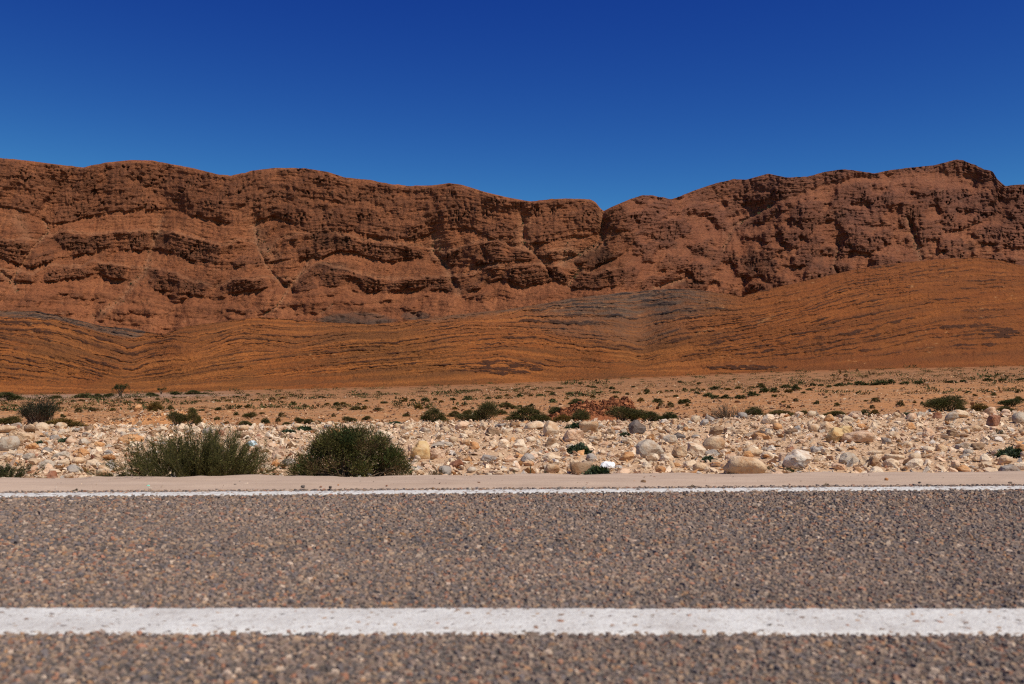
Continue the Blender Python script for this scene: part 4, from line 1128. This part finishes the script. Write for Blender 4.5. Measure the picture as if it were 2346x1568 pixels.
# creepers among the stones
for i, (x, y, wq, hq, lab) in enumerate(((1328, 1041, 44, 26, 'dark leafy mound plant alone amid the pale stones'), (1369, 1095, 52, 27, 'leafy green creeper spilling between the round brown boulder and plastic bag'), (2318, 1050, 66, 26, 'sprawling grey green creeper on pebbles at the frame edge'),
                                         (1322, 982, 44, 14, 'grey green creeper among crest boulders below the red dirt mound'), (905, 972, 26, 6, 'thin green creeper on gravel behind the dense roadside bush'), (695, 986, 32, 10, 'flat grey green creeper on gravel between the roadside bushes'), (660, 996, 26, 9, 'small creeper beside the brown dead tuft, between the roadside bushes'), (152, 1011, 30, 7, 'thin creeper on gravel right of the grey streaked boulder'), (95, 1018, 22, 9, 'green weed just right of the grey streaked boulder'), (2082, 957, 28, 9, 'grey green creeper on the crest left of the broad bush'), (1432, 1002, 14, 8, 'tiny green weed below the dark grey boulder on the crest'), (1625, 1062, 22, 12, 'green weed tuft left of the long tan boulder'))):
    X, Y, z = sight(x, y, 7, 17)
    s_ = Y / F
    lm, wm = clumpy(320 + i, wq * s_, hq * s_, wq * s_ * .8, 46, int(900 + 26 * wq), 14, SAGE + DEEP[1:3], [(0, 0, .12, .48, .48, .62, 1), (.2, 0, .05, .35, .3, .45, .6), (-.25, 0, .05, .3, .3, .4, .5)], leaf=.030, upright=.2, wfrac=(.45, .8))
    put_plant('creeper', lm, wm, x, y, lab, 'creeping plant', 'creepers on the stony bank')
# dry tufts and weed stalks beside the shoulder
for i, (x, y, wq, hq, cset, lab) in enumerate(((998, 1094, 42, 26, BROWNISH, 'dry brown grass tuft just right of the dense roadside bush'), (652, 1007, 22, 14, DRY, 'brown dead tuft behind the small plastic bag'), (1215, 1094, 12, 34, OLIVE, 'single tall thin weed stalk left of the round tan boulder'), (1178, 1094, 14, 26, OLIVE, 'leaning thin weed left of the tall weed stalk'), (1249, 1094, 12, 22, OLIVE, 'short weed stalk touching the round tan boulder'),
                                            (1758, 1078, 30, 12, GREEN, 'green grass tuft right of the long tan boulder'), (1852, 1090, 26, 12, GREEN, 'grass tuft under the right end of the undercut whitish boulder'), (1812, 1084, 22, 16, DEEP, 'grass blades growing before the undercut whitish boulder'), (1965, 1090, 30, 12, OLIVE, 'grass tuft at the shoulder beside the orange angular stone'), (630, 1092, 20, 14, OLIVE, 'grass tuft at the left foot of the dense roadside bush'), (2290, 1000, 14, 18, OLIVE, 'small weed amid pebbles behind the sprawling creeper'), (1580, 1092, 18, 10, GREEN, 'tiny grass tuft by the shoulder left of the long tan boulder'), (1795, 1092, 14, 8, GREEN, 'tiny grass tuft between the long tan and undercut boulders'))):
    X, Y, z = sight(x, y, 7, 17)
    s_ = Y / F
    stalk = wq < 15 and hq > 20
    lm, wm = broom(340 + i, wq * s_, hq * s_, wq * s_, 5 if stalk else 46, 30 if stalk else 120, 110 if stalk else 900, cset, [(0, .3 if not stalk else .1, .95, 0, 1)], thick=.0016, leaf=.012)
    put_plant('weed', lm, wm, x, y, lab, 'weed', 'weeds beside the shoulder')

# middle-distance bushes: unit meshes, scaled
UB = [clumpy(400 + i, 1, 1, .8, 120, 5200, 40, GREEN + OLIVE, pr, leaf=.085, upright=.55, thick=.008, wfrac=(.12, .26)) for i, pr in enumerate((
    [(0, 0, .3, .40, .42, .60, 3), (.25, 0, .1, .25, .3, .3, 1), (-.3, 0, .1, .22, .3, .3, 1)], [(-.15, 0, .3, .32, .4, .62, 2), (.22, 0, .2, .28, .35, .5, 2)], [(.12, 0, .3, .36, .4, .62, 3), (-.28, 0, .12, .24, .3, .4, 1.2)], [(0, 0, .2, .46, .45, .7, 1)]))]
UD = [broom(420 + i, 1, 1, .8, 120, 900, 4200, DRY, [(0, .34, .95, 0, 1)], thick=.008, leaf=.07) for i in range(2)]
_wc = [(.05, .05, .03), (.036, .042, .022), (.065, .06, .04), (.04, .055, .024)]
UW = [clumpy(430, 1, 1, .8, 130, 4200, 260, _wc, [(-.05, 0, .35, .40, .4, .5, 3), (.22, 0, .5, .25, .3, .4, 1), (-.28, 0, .3, .2, .3, .4, 1)], leaf=.07, upright=.3, thick=.009, wfrac=(.1, .22))]
TI = {'g': (1.6, 1.35, 1.5), 'd': (1.3, 1.25, 1.4), 'o': (1.95, 1.5, 1.5), 'b': (2.6, 1.6, 1.3), 'y': (1.1, 1.1, 1.1)}
KW = {'g': 'green', 'd': 'dark green', 'o': 'olive', 'b': 'brownish', 'y': 'dry straw brown'}
MB = z4([(430, 392, 270, 74, 'b'), (60, 372, 160, 84, 'o'), (65, 202, 150, 62, 'd'), (570, 186, 140, 42, 'd'), (665, 182, 82, 38, 'd'), (742, 178, 72, 36, 'd'), (1040, 168, 80, 32, 'd'), (1195, 162, 72, 32, 'd'), (1320, 157, 100, 36, 'd'), (1390, 155, 70, 15, 'd'), (375, 187, 84, 32, 'o'),
  (1060, 292, 110, 100, 'b'), (1160, 292, 72, 72, 'o'), (1210, 372, 132, 112, 'g'), (1322, 386, 92, 134, 'o'), (1055, 342, 82, 46, 'g'), (820, 358, 92, 50, 'y'), (1705, 316, 92, 52, 'o'), (1680, 372, 100, 46, 'g'), (1810, 352, 62, 46, 'd'), (1955, 366, 72, 38, 'g'), (2040, 350, 72, 52, 'g'), (2095, 357, 82, 50, 'g'), (2165, 360, 72, 42, 'g')])
MB += z5([(640, 370, 172, 108, 'g'), (870, 374, 160, 66, 'g'), (990, 374, 172, 152, 'g'), (1100, 296, 82, 42, 'o'), (780, 312, 92, 46, 'o'), (870, 312, 72, 62, 'o'), (1145, 257, 122, 54, 'o'), (1245, 280, 72, 42, 'o'), (1270, 378, 264, 118, 'g'), (1385, 346, 100, 66, 'b'), (1490, 314, 132, 80, 'd'), (1640, 362, 132, 98, 'g'), (1520, 372, 140, 62, 'b'),
  (1955, 364, 264, 124, 'g'), (2130, 366, 150, 82, 'd'), (2250, 350, 112, 70, 'd'), (1620, 232, 122, 52, 'd'), (60, 347, 96, 52, 'g'), (180, 332, 62, 36, 'o')])
MB += z6([(500, 308, 132, 78, 'd'), (690, 314, 224, 54, 'o'), (835, 298, 72, 42, 'o'), (1050, 304, 142, 48, 'o'), (1262, 318, 66, 62, 'd'), (1325, 292, 62, 40, 'b'), (1805, 290, 258, 128, 'g'), (1915, 276, 84, 62, 'g'), (2045, 300, 124, 74, 'b'), (2217, 294, 122, 52, 'g'), (2250, 238, 142, 62, 'd'), (2312, 204, 64, 42, 'o')])
FIXB = [(1726, 955, 'round dark green bush on the crest right of the dead brushwood'), (2164, 949, 'broad green bush on the crest behind cream boulders'), (1436, 974, 'long low green bush hiding the right end of the red dirt mound'), (1112, 978, 'tall two lobed bush on the crest left of the red dirt mound')]
nb_ = 0
for i, (x, y, wq, hq, kd) in enumerate(MB):
    lm, wm = UD[i % 2] if kd == 'y' else UB[i % 4]
    lab = None
    for fx, fy, l in FIXB:
        if abs(fx - x) < 8 and abs(fy - y) < 8: lab = l
    if lab: USED[lab] = 1
    else: lab, _ = unique_label(('low ' if hq < .42 * wq else 'rounded ' if hq < .75 * wq else 'tall ') + f'{KW[kd]} bush', x, y, LP)
    put_plant('desert_bush', lm, wm, x, y, lab, 'bush', 'bushes beyond the stony bank', (wq * 1.06, hq * .98, 1.0), TI[kd], random.choice([0, math.pi]) + random.uniform(-.4, .4), 16.3)
put_plant('wiry_bush', *UW[0], 90, 974, 'big dark wiry half bare bush left of the orange dirt pile', 'bush', 'bushes beyond the stony bank', (94, 66, .8), (.9, .9, .9), 0, 16.3)
put_plant('dead_brushwood', *broom(440, 1, 1, .8, 90, 500, 60, DRY, [(-.2, .3, .6, -.2, 1), (.2, .3, .8, .15, 1), (-.1, .2, 1.0, -.1, .5)], thick=.007, leaf=.03), 1668, 962, 'tangle of bare dead brushwood on the crest left of the round green bush', 'brushwood', None, (70, 34, 1), (1, 1, 1), 0, 16.0)

# two acacia trees on the plain
for i, (x, y, wq, hq, lab) in enumerate(((275, 909, 35, 31, 'taller dark acacia tree on the plain before the orange hill'), (369, 905, 22, 17, 'smaller thin acacia tree right of the taller one'))):
    X, Y, z = sight(x, y, 16.5, 300)
    s_ = Y / F
    Wt, Ht = wq * s_, hq * s_
    o = empty('acacia_tree', (X, Y, z - .05))
    tag(o, lab, 'tree', 'acacia trees on the plain')
    r = np.random.default_rng(500 + i)
    nl = 9
    ends = np.stack([np.linspace(-.42, .42, nl) * Wt, r.uniform(-.3, .3, nl) * Wt, r.uniform(.62, .9, nl) * Ht], -1)
    t = np.linspace(0, 1, 6)[None, :, None]
    b0 = np.array([0, 0, -.05])
    path = b0 * (1 - t) + ends[:, None] * t
    path[:, :, 0] *= (t[..., 0] ** .8); path += r.normal(0, .02, path.shape) * Wt * t
    tv, tf = tubes(path, Wt * .035 * (1.25 - t[..., 0]) * r.uniform(.6, 1.1, (nl, 1)), 5)
    link('trunk', mesh_np('trunk', tv, tf.ravel(), 4, M_TWIG), o)
    ncl = 60 if i == 0 else 34
    cp = ends[r.integers(0, nl, ncl)] + r.normal(0, 1, (ncl, 3)) * np.array([.10 * Wt, .12 * Wt, .09 * Ht])
    ci_ = r.integers(0, ncl, ncl * 55)
    P = cp[ci_] + r.normal(0, .045, (len(ci_), 3)) * Wt
    D = unit(r.normal(size=P.shape))
    v, f = quads(P, D, Wt * r.uniform(.03, .06, len(P)), Wt * r.uniform(.012, .025, len(P)), 510 + i)
    c = np.array(DEEP + OLIVE[:2])[r.integers(0, 6, len(P))] * r.uniform(.7, 1.2, (len(P), 1))
    link('crown', mesh_np('crown', v, f.ravel(), 4, M_LEAF, np.repeat(c, 4, 0)), o).color = (.9, .9, .9, 1)

# scattered little shrubs on the plain, one by one
def tuft(seed, cols, nlf=620, up=.5):
    return clumpy(seed, 1, 1, .9, 34, nlf, 2, cols, [(0, 0, .1, .40, .40, .66, 1)], leaf=.15, upright=up, wfrac=(.35, .7))[0]
UT = [tuft(600 + i, OLIVE + GREEN) for i in range(5)]
UTD = [tuft(620 + i, DRY + BROWNISH, 460, .8) for i in range(3)]
SM = z4([(535, 282, 62, 42, 'y'), (630, 277, 62, 36, 'y'), (770, 267, 52, 26, 'o'), (430, 312, 42, 32, 'o'), (1480, 337, 42, 32, 'o'), (1610, 290, 46, 30, 'o'), (1635, 247, 52, 32, 'o'), (1690, 242, 62, 32, 'b'), (2000, 224, 62, 34, 'o'), (2295, 224, 60, 32, 'g'), (1490, 260, 60, 30, 'o'), (1310, 270, 70, 32, 'g'), (1855, 195, 60, 22, 'o'), (1920, 312, 60, 42, 'y'), (1895, 342, 42, 42, 'y'),
  (100, 242, 50, 20, 'o'), (30, 278, 60, 24, 'y'), (30, 222, 50, 18, 'o'), (20, 244, 40, 16, 'b'), (410, 234, 60, 26, 'o'), (500, 212, 40, 18, 'o'), (560, 205, 50, 18, 'b'), (620, 226, 44, 18, 'o'), (725, 222, 54, 18, 'g'), (800, 222, 42, 18, 'g'), (868, 220, 60, 26, 'b'), (940, 196, 60, 20, 'b'), (965, 216, 52, 18, 'b'), (1000, 214, 40, 16, 'o'), (1075, 190, 40, 16, 'o'), (1130, 190, 36, 14, 'o'), (1190, 182, 40, 14, 'o'), (1240, 230, 30, 14, 'o'), (1265, 208, 44, 16, 'o'), (1355, 206, 60, 20, 'b'), (1410, 206, 50, 18, 'o'), (1480, 206, 50, 16, 'b'), (1520, 182, 44, 14, 'o'), (1555, 202, 50, 18, 'b'), (1560, 256, 42, 28, 'y'), (1425, 288, 42, 24, 'b'), (1375, 262, 50, 16, 'g'), (1750, 196, 60, 16, 'b'), (1800, 242, 44, 18, 'g'), (1850, 232, 52, 26, 'y'), (1895, 238, 36, 16, 'o'), (1930, 188, 60, 16, 'b'), (1895, 166, 44, 14, 'o'), (1990, 166, 44, 14, 'o'), (2080, 230, 50, 30, 'y'), (2130, 182, 36, 14, 'o'), (2195, 180, 60, 18, 'g'), (2230, 222, 46, 18, 'b'), (2275, 308, 36, 32, 'y'), (2315, 256, 46, 26, 'y'), (1545, 352, 40, 16, 'o'), (1785, 278, 50, 16, 'b'), (1620, 172, 40, 12, 'o'), (1690, 162, 40, 12, 'o'), (1760, 158, 40, 12, 'o'), (1830, 160, 36, 12, 'o'), (2060, 160, 36, 12, 'o'), (490, 145, 24, 14, 'd')])
SM += z5([(870, 187, 82, 32, 'd'), (580, 202, 72, 36, 'g'), (535, 252, 72, 46, 'b'), (595, 247, 42, 32, 'g'), (1085, 182, 62, 34, 'o'), (1010, 184, 52, 24, 'g'), (770, 192, 56, 24, 'g'), (1225, 172, 50, 30, 'd'), (1365, 167, 62, 22, 'd'), (1450, 163, 56, 28, 'g'), (1450, 207, 46, 36, 'd'), (1305, 237, 46, 30, 'd'), (1225, 237, 46, 24, 'g'), (1565, 159, 52, 24, 'd'), (1855, 112, 50, 24, 'd'), (2090, 140, 50, 30, 'g'), (1815, 207, 46, 24, 'g'), (1930, 205, 70, 32, 'g'), (2050, 198, 50, 30, 'b'), (2165, 203, 100, 36, 'g'), (2190, 244, 52, 44, 'y'), (2255, 244, 60, 48, 'y'), (2325, 214, 50, 42, 'g'),
  (450, 312, 62, 34, 'y'), (260, 258, 82, 28, 'y'), (110, 252, 92, 34, 'o'), (165, 252, 42, 36, 'b'), (20, 220, 60, 24, 'b'), (60, 222, 40, 18, 'b'), (180, 202, 40, 18, 'o'), (300, 212, 60, 18, 'g'), (440, 204, 44, 32, 'b'), (495, 196, 44, 22, 'o'), (650, 196, 40, 22, 'o'), (690, 204, 40, 20, 'b'), (905, 245, 30, 16, 'g'), (960, 232, 36, 12, 'g'), (785, 248, 50, 24, 'b'), (1140, 166, 50, 20, 'b'), (1195, 140, 36, 22, 'o'), (1300, 166, 36, 16, 'b'), (1545, 192, 40, 18, 'b'), (1725, 188, 40, 26, 'b'), (1875, 188, 60, 22, 'b'), (1960, 168, 36, 22, 'y'), (2040, 172, 40, 18, 'b'), (2090, 170, 44, 22, 'o'), (2180, 164, 50, 22, 'b'), (2225, 134, 40, 16, 'o'), (2265, 134, 40, 18, 'o'), (2290, 180, 44, 20, 'o'), (1880, 144, 80, 18, 'o'), (1690, 110, 40, 14, 'o'), (1730, 110, 60, 16, 'd'), (1500, 120, 60, 14, 'o'), (1420, 140, 60, 14, 'b'), (1320, 128, 60, 12, 'b'), (1120, 132, 80, 12, 'o'), (1280, 104, 50, 12, 'o'), (1080, 120, 50, 12, 'o'), (900, 134, 90, 12, 'o'), (850, 132, 40, 12, 'o'), (740, 134, 40, 12, 'o'), (560, 132, 90, 10, 'o'), (380, 150, 40, 10, 'o'), (260, 138, 50, 12, 'o'), (130, 218, 40, 16, 'g'), (1760, 150, 60, 14, 'g'), (2000, 102, 40, 14, 'd'), (2320, 74, 50, 16, 'd'), (1645, 84, 40, 12, 'd'), (1540, 88, 40, 12, 'd')])
SM += z6([(1070, 237, 46, 32, 'o'), (930, 218, 42, 30, 'o'), (1500, 238, 62, 52, 'y'), (1330, 214, 72, 42, 'y'), (1310, 250, 42, 32, 'y'), (1650, 228, 32, 32, 'g'), (740, 250, 32, 27, 'y'), (790, 202, 42, 32, 'y'), (30, 137, 42, 27, 'd'), (50, 238, 37, 27, 'b'), (85, 132, 42, 22, 'b'), (2138, 163, 42, 30, 'o'), (2305, 150, 42, 32, 'o'), (1965, 147, 52, 22, 'd'), (820, 82, 32, 18, 'd'),
  (245, 124, 112, 27, 'd'), (310, 182, 74, 37, 'd'), (115, 166, 52, 22, 'd'), (190, 178, 92, 37, 'd'), (245, 184, 72, 32, 'd'), (40, 204, 82, 42, 'g'), (410, 182, 82, 36, 'g'), (495, 168, 102, 42, 'd'), (575, 152, 82, 42, 'd'), (640, 147, 72, 37, 'd'), (740, 147, 62, 32, 'b'), (790, 134, 72, 52, 'd'), (720, 117, 82, 32, 'd'), (550, 118, 74, 42, 'o'), (400, 120, 62, 22, 'o'), (905, 108, 42, 30, 'd'), (880, 130, 52, 22, 'd'), (960, 108, 42, 22, 'd'), (1015, 112, 52, 22, 'o'), (1085, 107, 82, 27, 'd'), (1160, 94, 52, 20, 'd'), (1235, 102, 102, 37, 'd'), (1360, 102, 122, 37, 'd'), (1440, 92, 62, 42, 'd'), (1530, 92, 62, 27, 'd'), (1630, 90, 72, 27, 'd'), (1850, 82, 82, 22, 'd'), (1930, 77, 52, 22, 'd'), (2100, 74, 82, 24, 'd'), (2200, 74, 62, 20, 'd'), (2330, 70, 62, 22, 'd'), (640, 172, 40, 24, 'o'), (705, 208, 40, 14, 'b'), (995, 172, 30, 14, 'd'), (2010, 162, 40, 18, 'b'), (840, 148, 36, 16, 'o'), (330, 142, 60, 22, 'b'), (160, 130, 40, 20, 'b'), (490, 118, 50, 20, 'o'), (130, 84, 40, 16, 'd'), (370, 56, 30, 12, 'd'), (560, 54, 30, 12, 'd'), (1045, 24, 30, 14, 'd'), (1130, 26, 40, 14, 'o'), (2160, 30, 40, 14, 'd'), (1270, 198, 40, 16, 'b'), (1600, 218, 30, 18, 'b')])
ns_ = 0
def put_shrub(x, y, wq, hq, kd, lab=None, grp=None):
    X, Y, z = sight(x, y, 16.5, 300)
    s_ = Y / F
    o = link('desert_shrub', random.choice(UTD if kd == 'y' else UT))
    o.location = (X, Y, z - .02 * hq * s_)
    o.scale = (wq * s_, wq * s_, hq * s_)
    o.rotation_euler = (0, 0, random.uniform(0, 6.28))
    k = random.uniform(.85, 1.2)
    o.color = (*(k * c for c in TI[kd]), 1)
    if not lab:
        lab, _ = unique_label(('low ' if hq < .42 * wq else 'little ') + f'{KW[kd]} shrub', x, y, LP)
    tag(o, lab, 'shrub', 'shrubs scattered over the plain')
for a in SM: put_shrub(*a); ns_ += 1
# scrub too far off and too fine to count
NS = 2300
Ys = np.exp(rng.uniform(math.log(34), math.log(290), NS)); Xs = Ys * rng.uniform(-.60, .60, NS)
kk = rng.random(NS) < .25 + .75 * sstep(-.2, .35, fbm(Xs / 30, Ys / 18, 660, 3))
Xs, Ys = Xs[kk], Ys[kk]; NS = len(Xs)
scol = np.array(OLIVE + DRY[:2] + BROWNISH[:2])[rng.integers(0, 8, NS)] * rng.uniform(.8, 1.3, (NS, 1))
nl = 44
P = np.repeat(np.stack([Xs, Ys, ground_z(Xs, Ys)], -1), nl, 0)
sz_ = np.repeat(rng.lognormal(0, .4, NS) * (.18 + .0016 * Ys), nl)
P = P + rng.normal(0, .55, P.shape) * sz_[:, None] * np.array([1, 1, 0]) - np.array([0, 0, .02]) + rng.random((len(P), 1)) * sz_[:, None] * np.array([0, 0, .35])
D = unit(rng.normal(0, .8, P.shape) + np.array([0, 0, .6]))
v, f = quads(P, D, sz_ * rng.uniform(.16, .36, len(P)), sz_ * rng.uniform(.08, .18, len(P)), 661)
o = link('scrub', mesh_np('scrub', v, f.ravel(), 4, M_LEAF, np.repeat(np.repeat(scol, nl, 0), 4, 0)))
tag(o, 'fine olive and straw scrub thinly covering the far plain', 'scrub', None, 'stuff')
# dark scrub dots along the mountain gullies
gm = _mc['gl']; idx = np.argwhere((gm > .45) & (rng.random(gm.shape) < .045))
Pm = MP[idx[:, 0], idx[:, 1]]
n_ = len(Pm)
scatter('gully_scrub', Pm[:, 0], Pm[:, 1] - .5, Pm[:, 2], rng.lognormal(0, .35, n_) * 1.9, np.full(n_, .8), np.array([(.05, .05, .022)]) * rng.uniform(.7, 1.3, (n_, 1)), M_GRAVEL, HULL6, 71, 'dark scrub dotting the pale mountain gullies', 'scrub')

# ------------------------------------------------------------------ litter and shoulder pebbles
def crumple(name, seed, mat):
    r = np.random.default_rng(seed)
    v, f = ICO[3]
    rad = np.ones(len(v))
    for k in range(4):
        w_ = r.normal(0, (2, 4, 7, 12)[k], (4, 3)); ph = r.uniform(0, 6.28, 4)
        rad += (.14, .09, .06, .035)[k] * (np.abs(np.sin(v @ w_.T + ph)) - .5).sum(1)
    P = v * rad[:, None]; lo, hi = P.min(0), P.max(0)
    P = (P - (lo + hi) / 2) / (hi - lo); P[:, 2] += .5
    return mesh_np(name, P, f.ravel(), 3, mat)
M_BAG = mat_plain('white_plastic', (.78, .78, .80), .35)
M_BAG2 = mat_plain('pale_plastic', (.62, .66, .70), .35, (.16, .30, .30), 14)
M_TEAL = mat_plain('teal_plastic', (.25, .62, .48), .4)
bag = put_rock('plastic_bag', crumple('plastic_bag', 701, M_BAG), 1393, 1080, 33, 21, (1, 1, 1), sink=.05)
tag(bag, 'crumpled white plastic bag behind the leafy creeper by the shoulder', 'plastic bag', 'litter')
bag = put_rock('plastic_bag', crumple('plastic_bag', 702, M_BAG2), 576, 1024, 26, 17, (1, 1, 1), sink=.05)
tag(bag, 'bluish white plastic bag above the right end of the wispy bush', 'plastic bag', 'litter')
def on_shoulder(name, me, xq, yq, wq, hq, col):
    Y = (H - .02) * F / (yq - HY); X = (xq - CX) * Y / F; k = Y / F
    o = link(name, me, None, (X, Y, .012)); o.scale = (wq * k, wq * k * .8, hq * k); o.color = (*col, 1)
    o.rotation_euler = (0, 0, random.uniform(0, 6))
    return o
tag(on_shoulder('plastic_scrap', crumple('plastic_scrap', 703, M_TEAL), 340, 1113.5, 8, 5, (1, 1, 1)), 'teal plastic scrap on the sand below the wispy bush', 'plastic scrap', 'litter')
SP = [(344, 1118, 8, 3, 'white', 'flat white chip just below the teal plastic scrap'), (539, 1111, 8, 5, 'dark', 'dark pebble on the sand left of a pale flat stone'), (564, 1109, 15, 5, 'pale', 'pale flat stone on the sand below the wispy bush'), (586, 1111, 5, 3, 'brown', 'tiny brown pebble right of the pale flat stone'), (694, 1116, 10, 7, 'dark', 'round dark pebble on the sand below the dense bush'), (757, 1117, 9, 6, 'dark', 'second dark pebble on the sand below the dense bush'), (735, 1114, 7, 3, 'rust', 'rusty flat chip between two dark pebbles'), (428, 1104, 24, 4, 'pale', 'thin pale slab at the lip of the sand under the wispy bush'),
      (775, 1111, 4, 4, 'orange', 'tiny orange pebble on the sand below the dense bush'), (858, 1103, 10, 4, 'rust', 'reddish chip on the sand at the right end of the dense bush'), (886, 1112, 6, 3, 'rust', 'small rusty chip on the sand below the yellow wedge boulder'), (992, 1119, 8, 5, 'brown', 'brown pebble at the white edge line below the dry tuft'), (1076, 1120, 9, 7, 'grey', 'grey pebble touching the white edge line'), (1280, 1119, 12, 6, 'dark', 'dark pebble on the sand below the round tan boulder'), (1338, 1118, 9, 6, 'slate', 'blue grey pebble on the sand below the round brown boulder'), (1474, 1105, 14, 8, 'brown', 'brown pebble alone on the sand right of the plastic bag'),
      (1415, 1119, 8, 4, 'brown', 'flat brown chip by the edge line right of the plastic bag'), (2031, 1101, 10, 9, 'orange', 'orange pebble on the sand below the pale wedge boulder'), (2107, 1106, 7, 5, 'dark', 'dark pebble on the sand right of the orange pebble'), (2125, 1111, 8, 5, 'slate', 'slate pebble near the edge line at the far right'), (2314, 1106, 10, 5, 'dark', 'dark pebble on the sand below the blue grey boulder'), (1672, 1114, 4, 3, 'dark', 'tiny dark pebble on the sand below the long tan boulder'), (1809, 1109, 5, 3, 'rust', 'tiny rusty chip on the sand below the undercut boulder'), (188, 1123, 6, 4, 'dark', 'tiny dark chip on the sand at the far left')]
for i, (x, y, wq, hq, c, lab) in enumerate(SP):
    tag(on_shoulder('pebble', random.choice(SMALL['angular' if hq > 4 else 'flat']), x, y, wq, hq, CO[c]), lab, 'pebble', 'pebbles on the sand shoulder')
for (x, y, ln, lab) in ((1892, 1114, 14, 'dark broken twig on the sand below the long pink boulder'), (173, 1126, 12, 'thin twig on the sand near the left end of the edge line'), (1585, 1117, 12, 'thin twig on the sand left of the long tan boulder')):
    Y = (H - .02) * F / (y - HY); X = (x - CX) * Y / F; L_ = ln * Y / F
    r = np.random.default_rng(int(x))
    p = np.array([[[-.5, 0, 0], [-.1, .1, .1], [.2, .05, .06], [.5, -.1, .16]], [[-.1, .1, .1], [.0, .2, .2], [.15, .3, .3], [.2, .35, .35]], [[.1, .06, .08], [.2, -.1, .2], [.25, -.2, .25], [.3, -.25, .3]]]) * L_
    tv, tf = tubes(p, np.full((3, 4), .0045))
    o = link('twig', mesh_np('twig', tv, tf.ravel(), 4, M_TWIG), None, (X, Y, .024))
    tag(o, lab, 'twig', 'twigs on the sand shoulder')
print('COUNTS boulders', len(BOULD), 'stones', nst, 'bushes', len(MB), 'shrubs', ns_, 'chips', n, 'pebbles', NP,
      'tris', sum(len(m_.loops) - 2 * len(m_.polygons) for m_ in bpy.data.meshes))
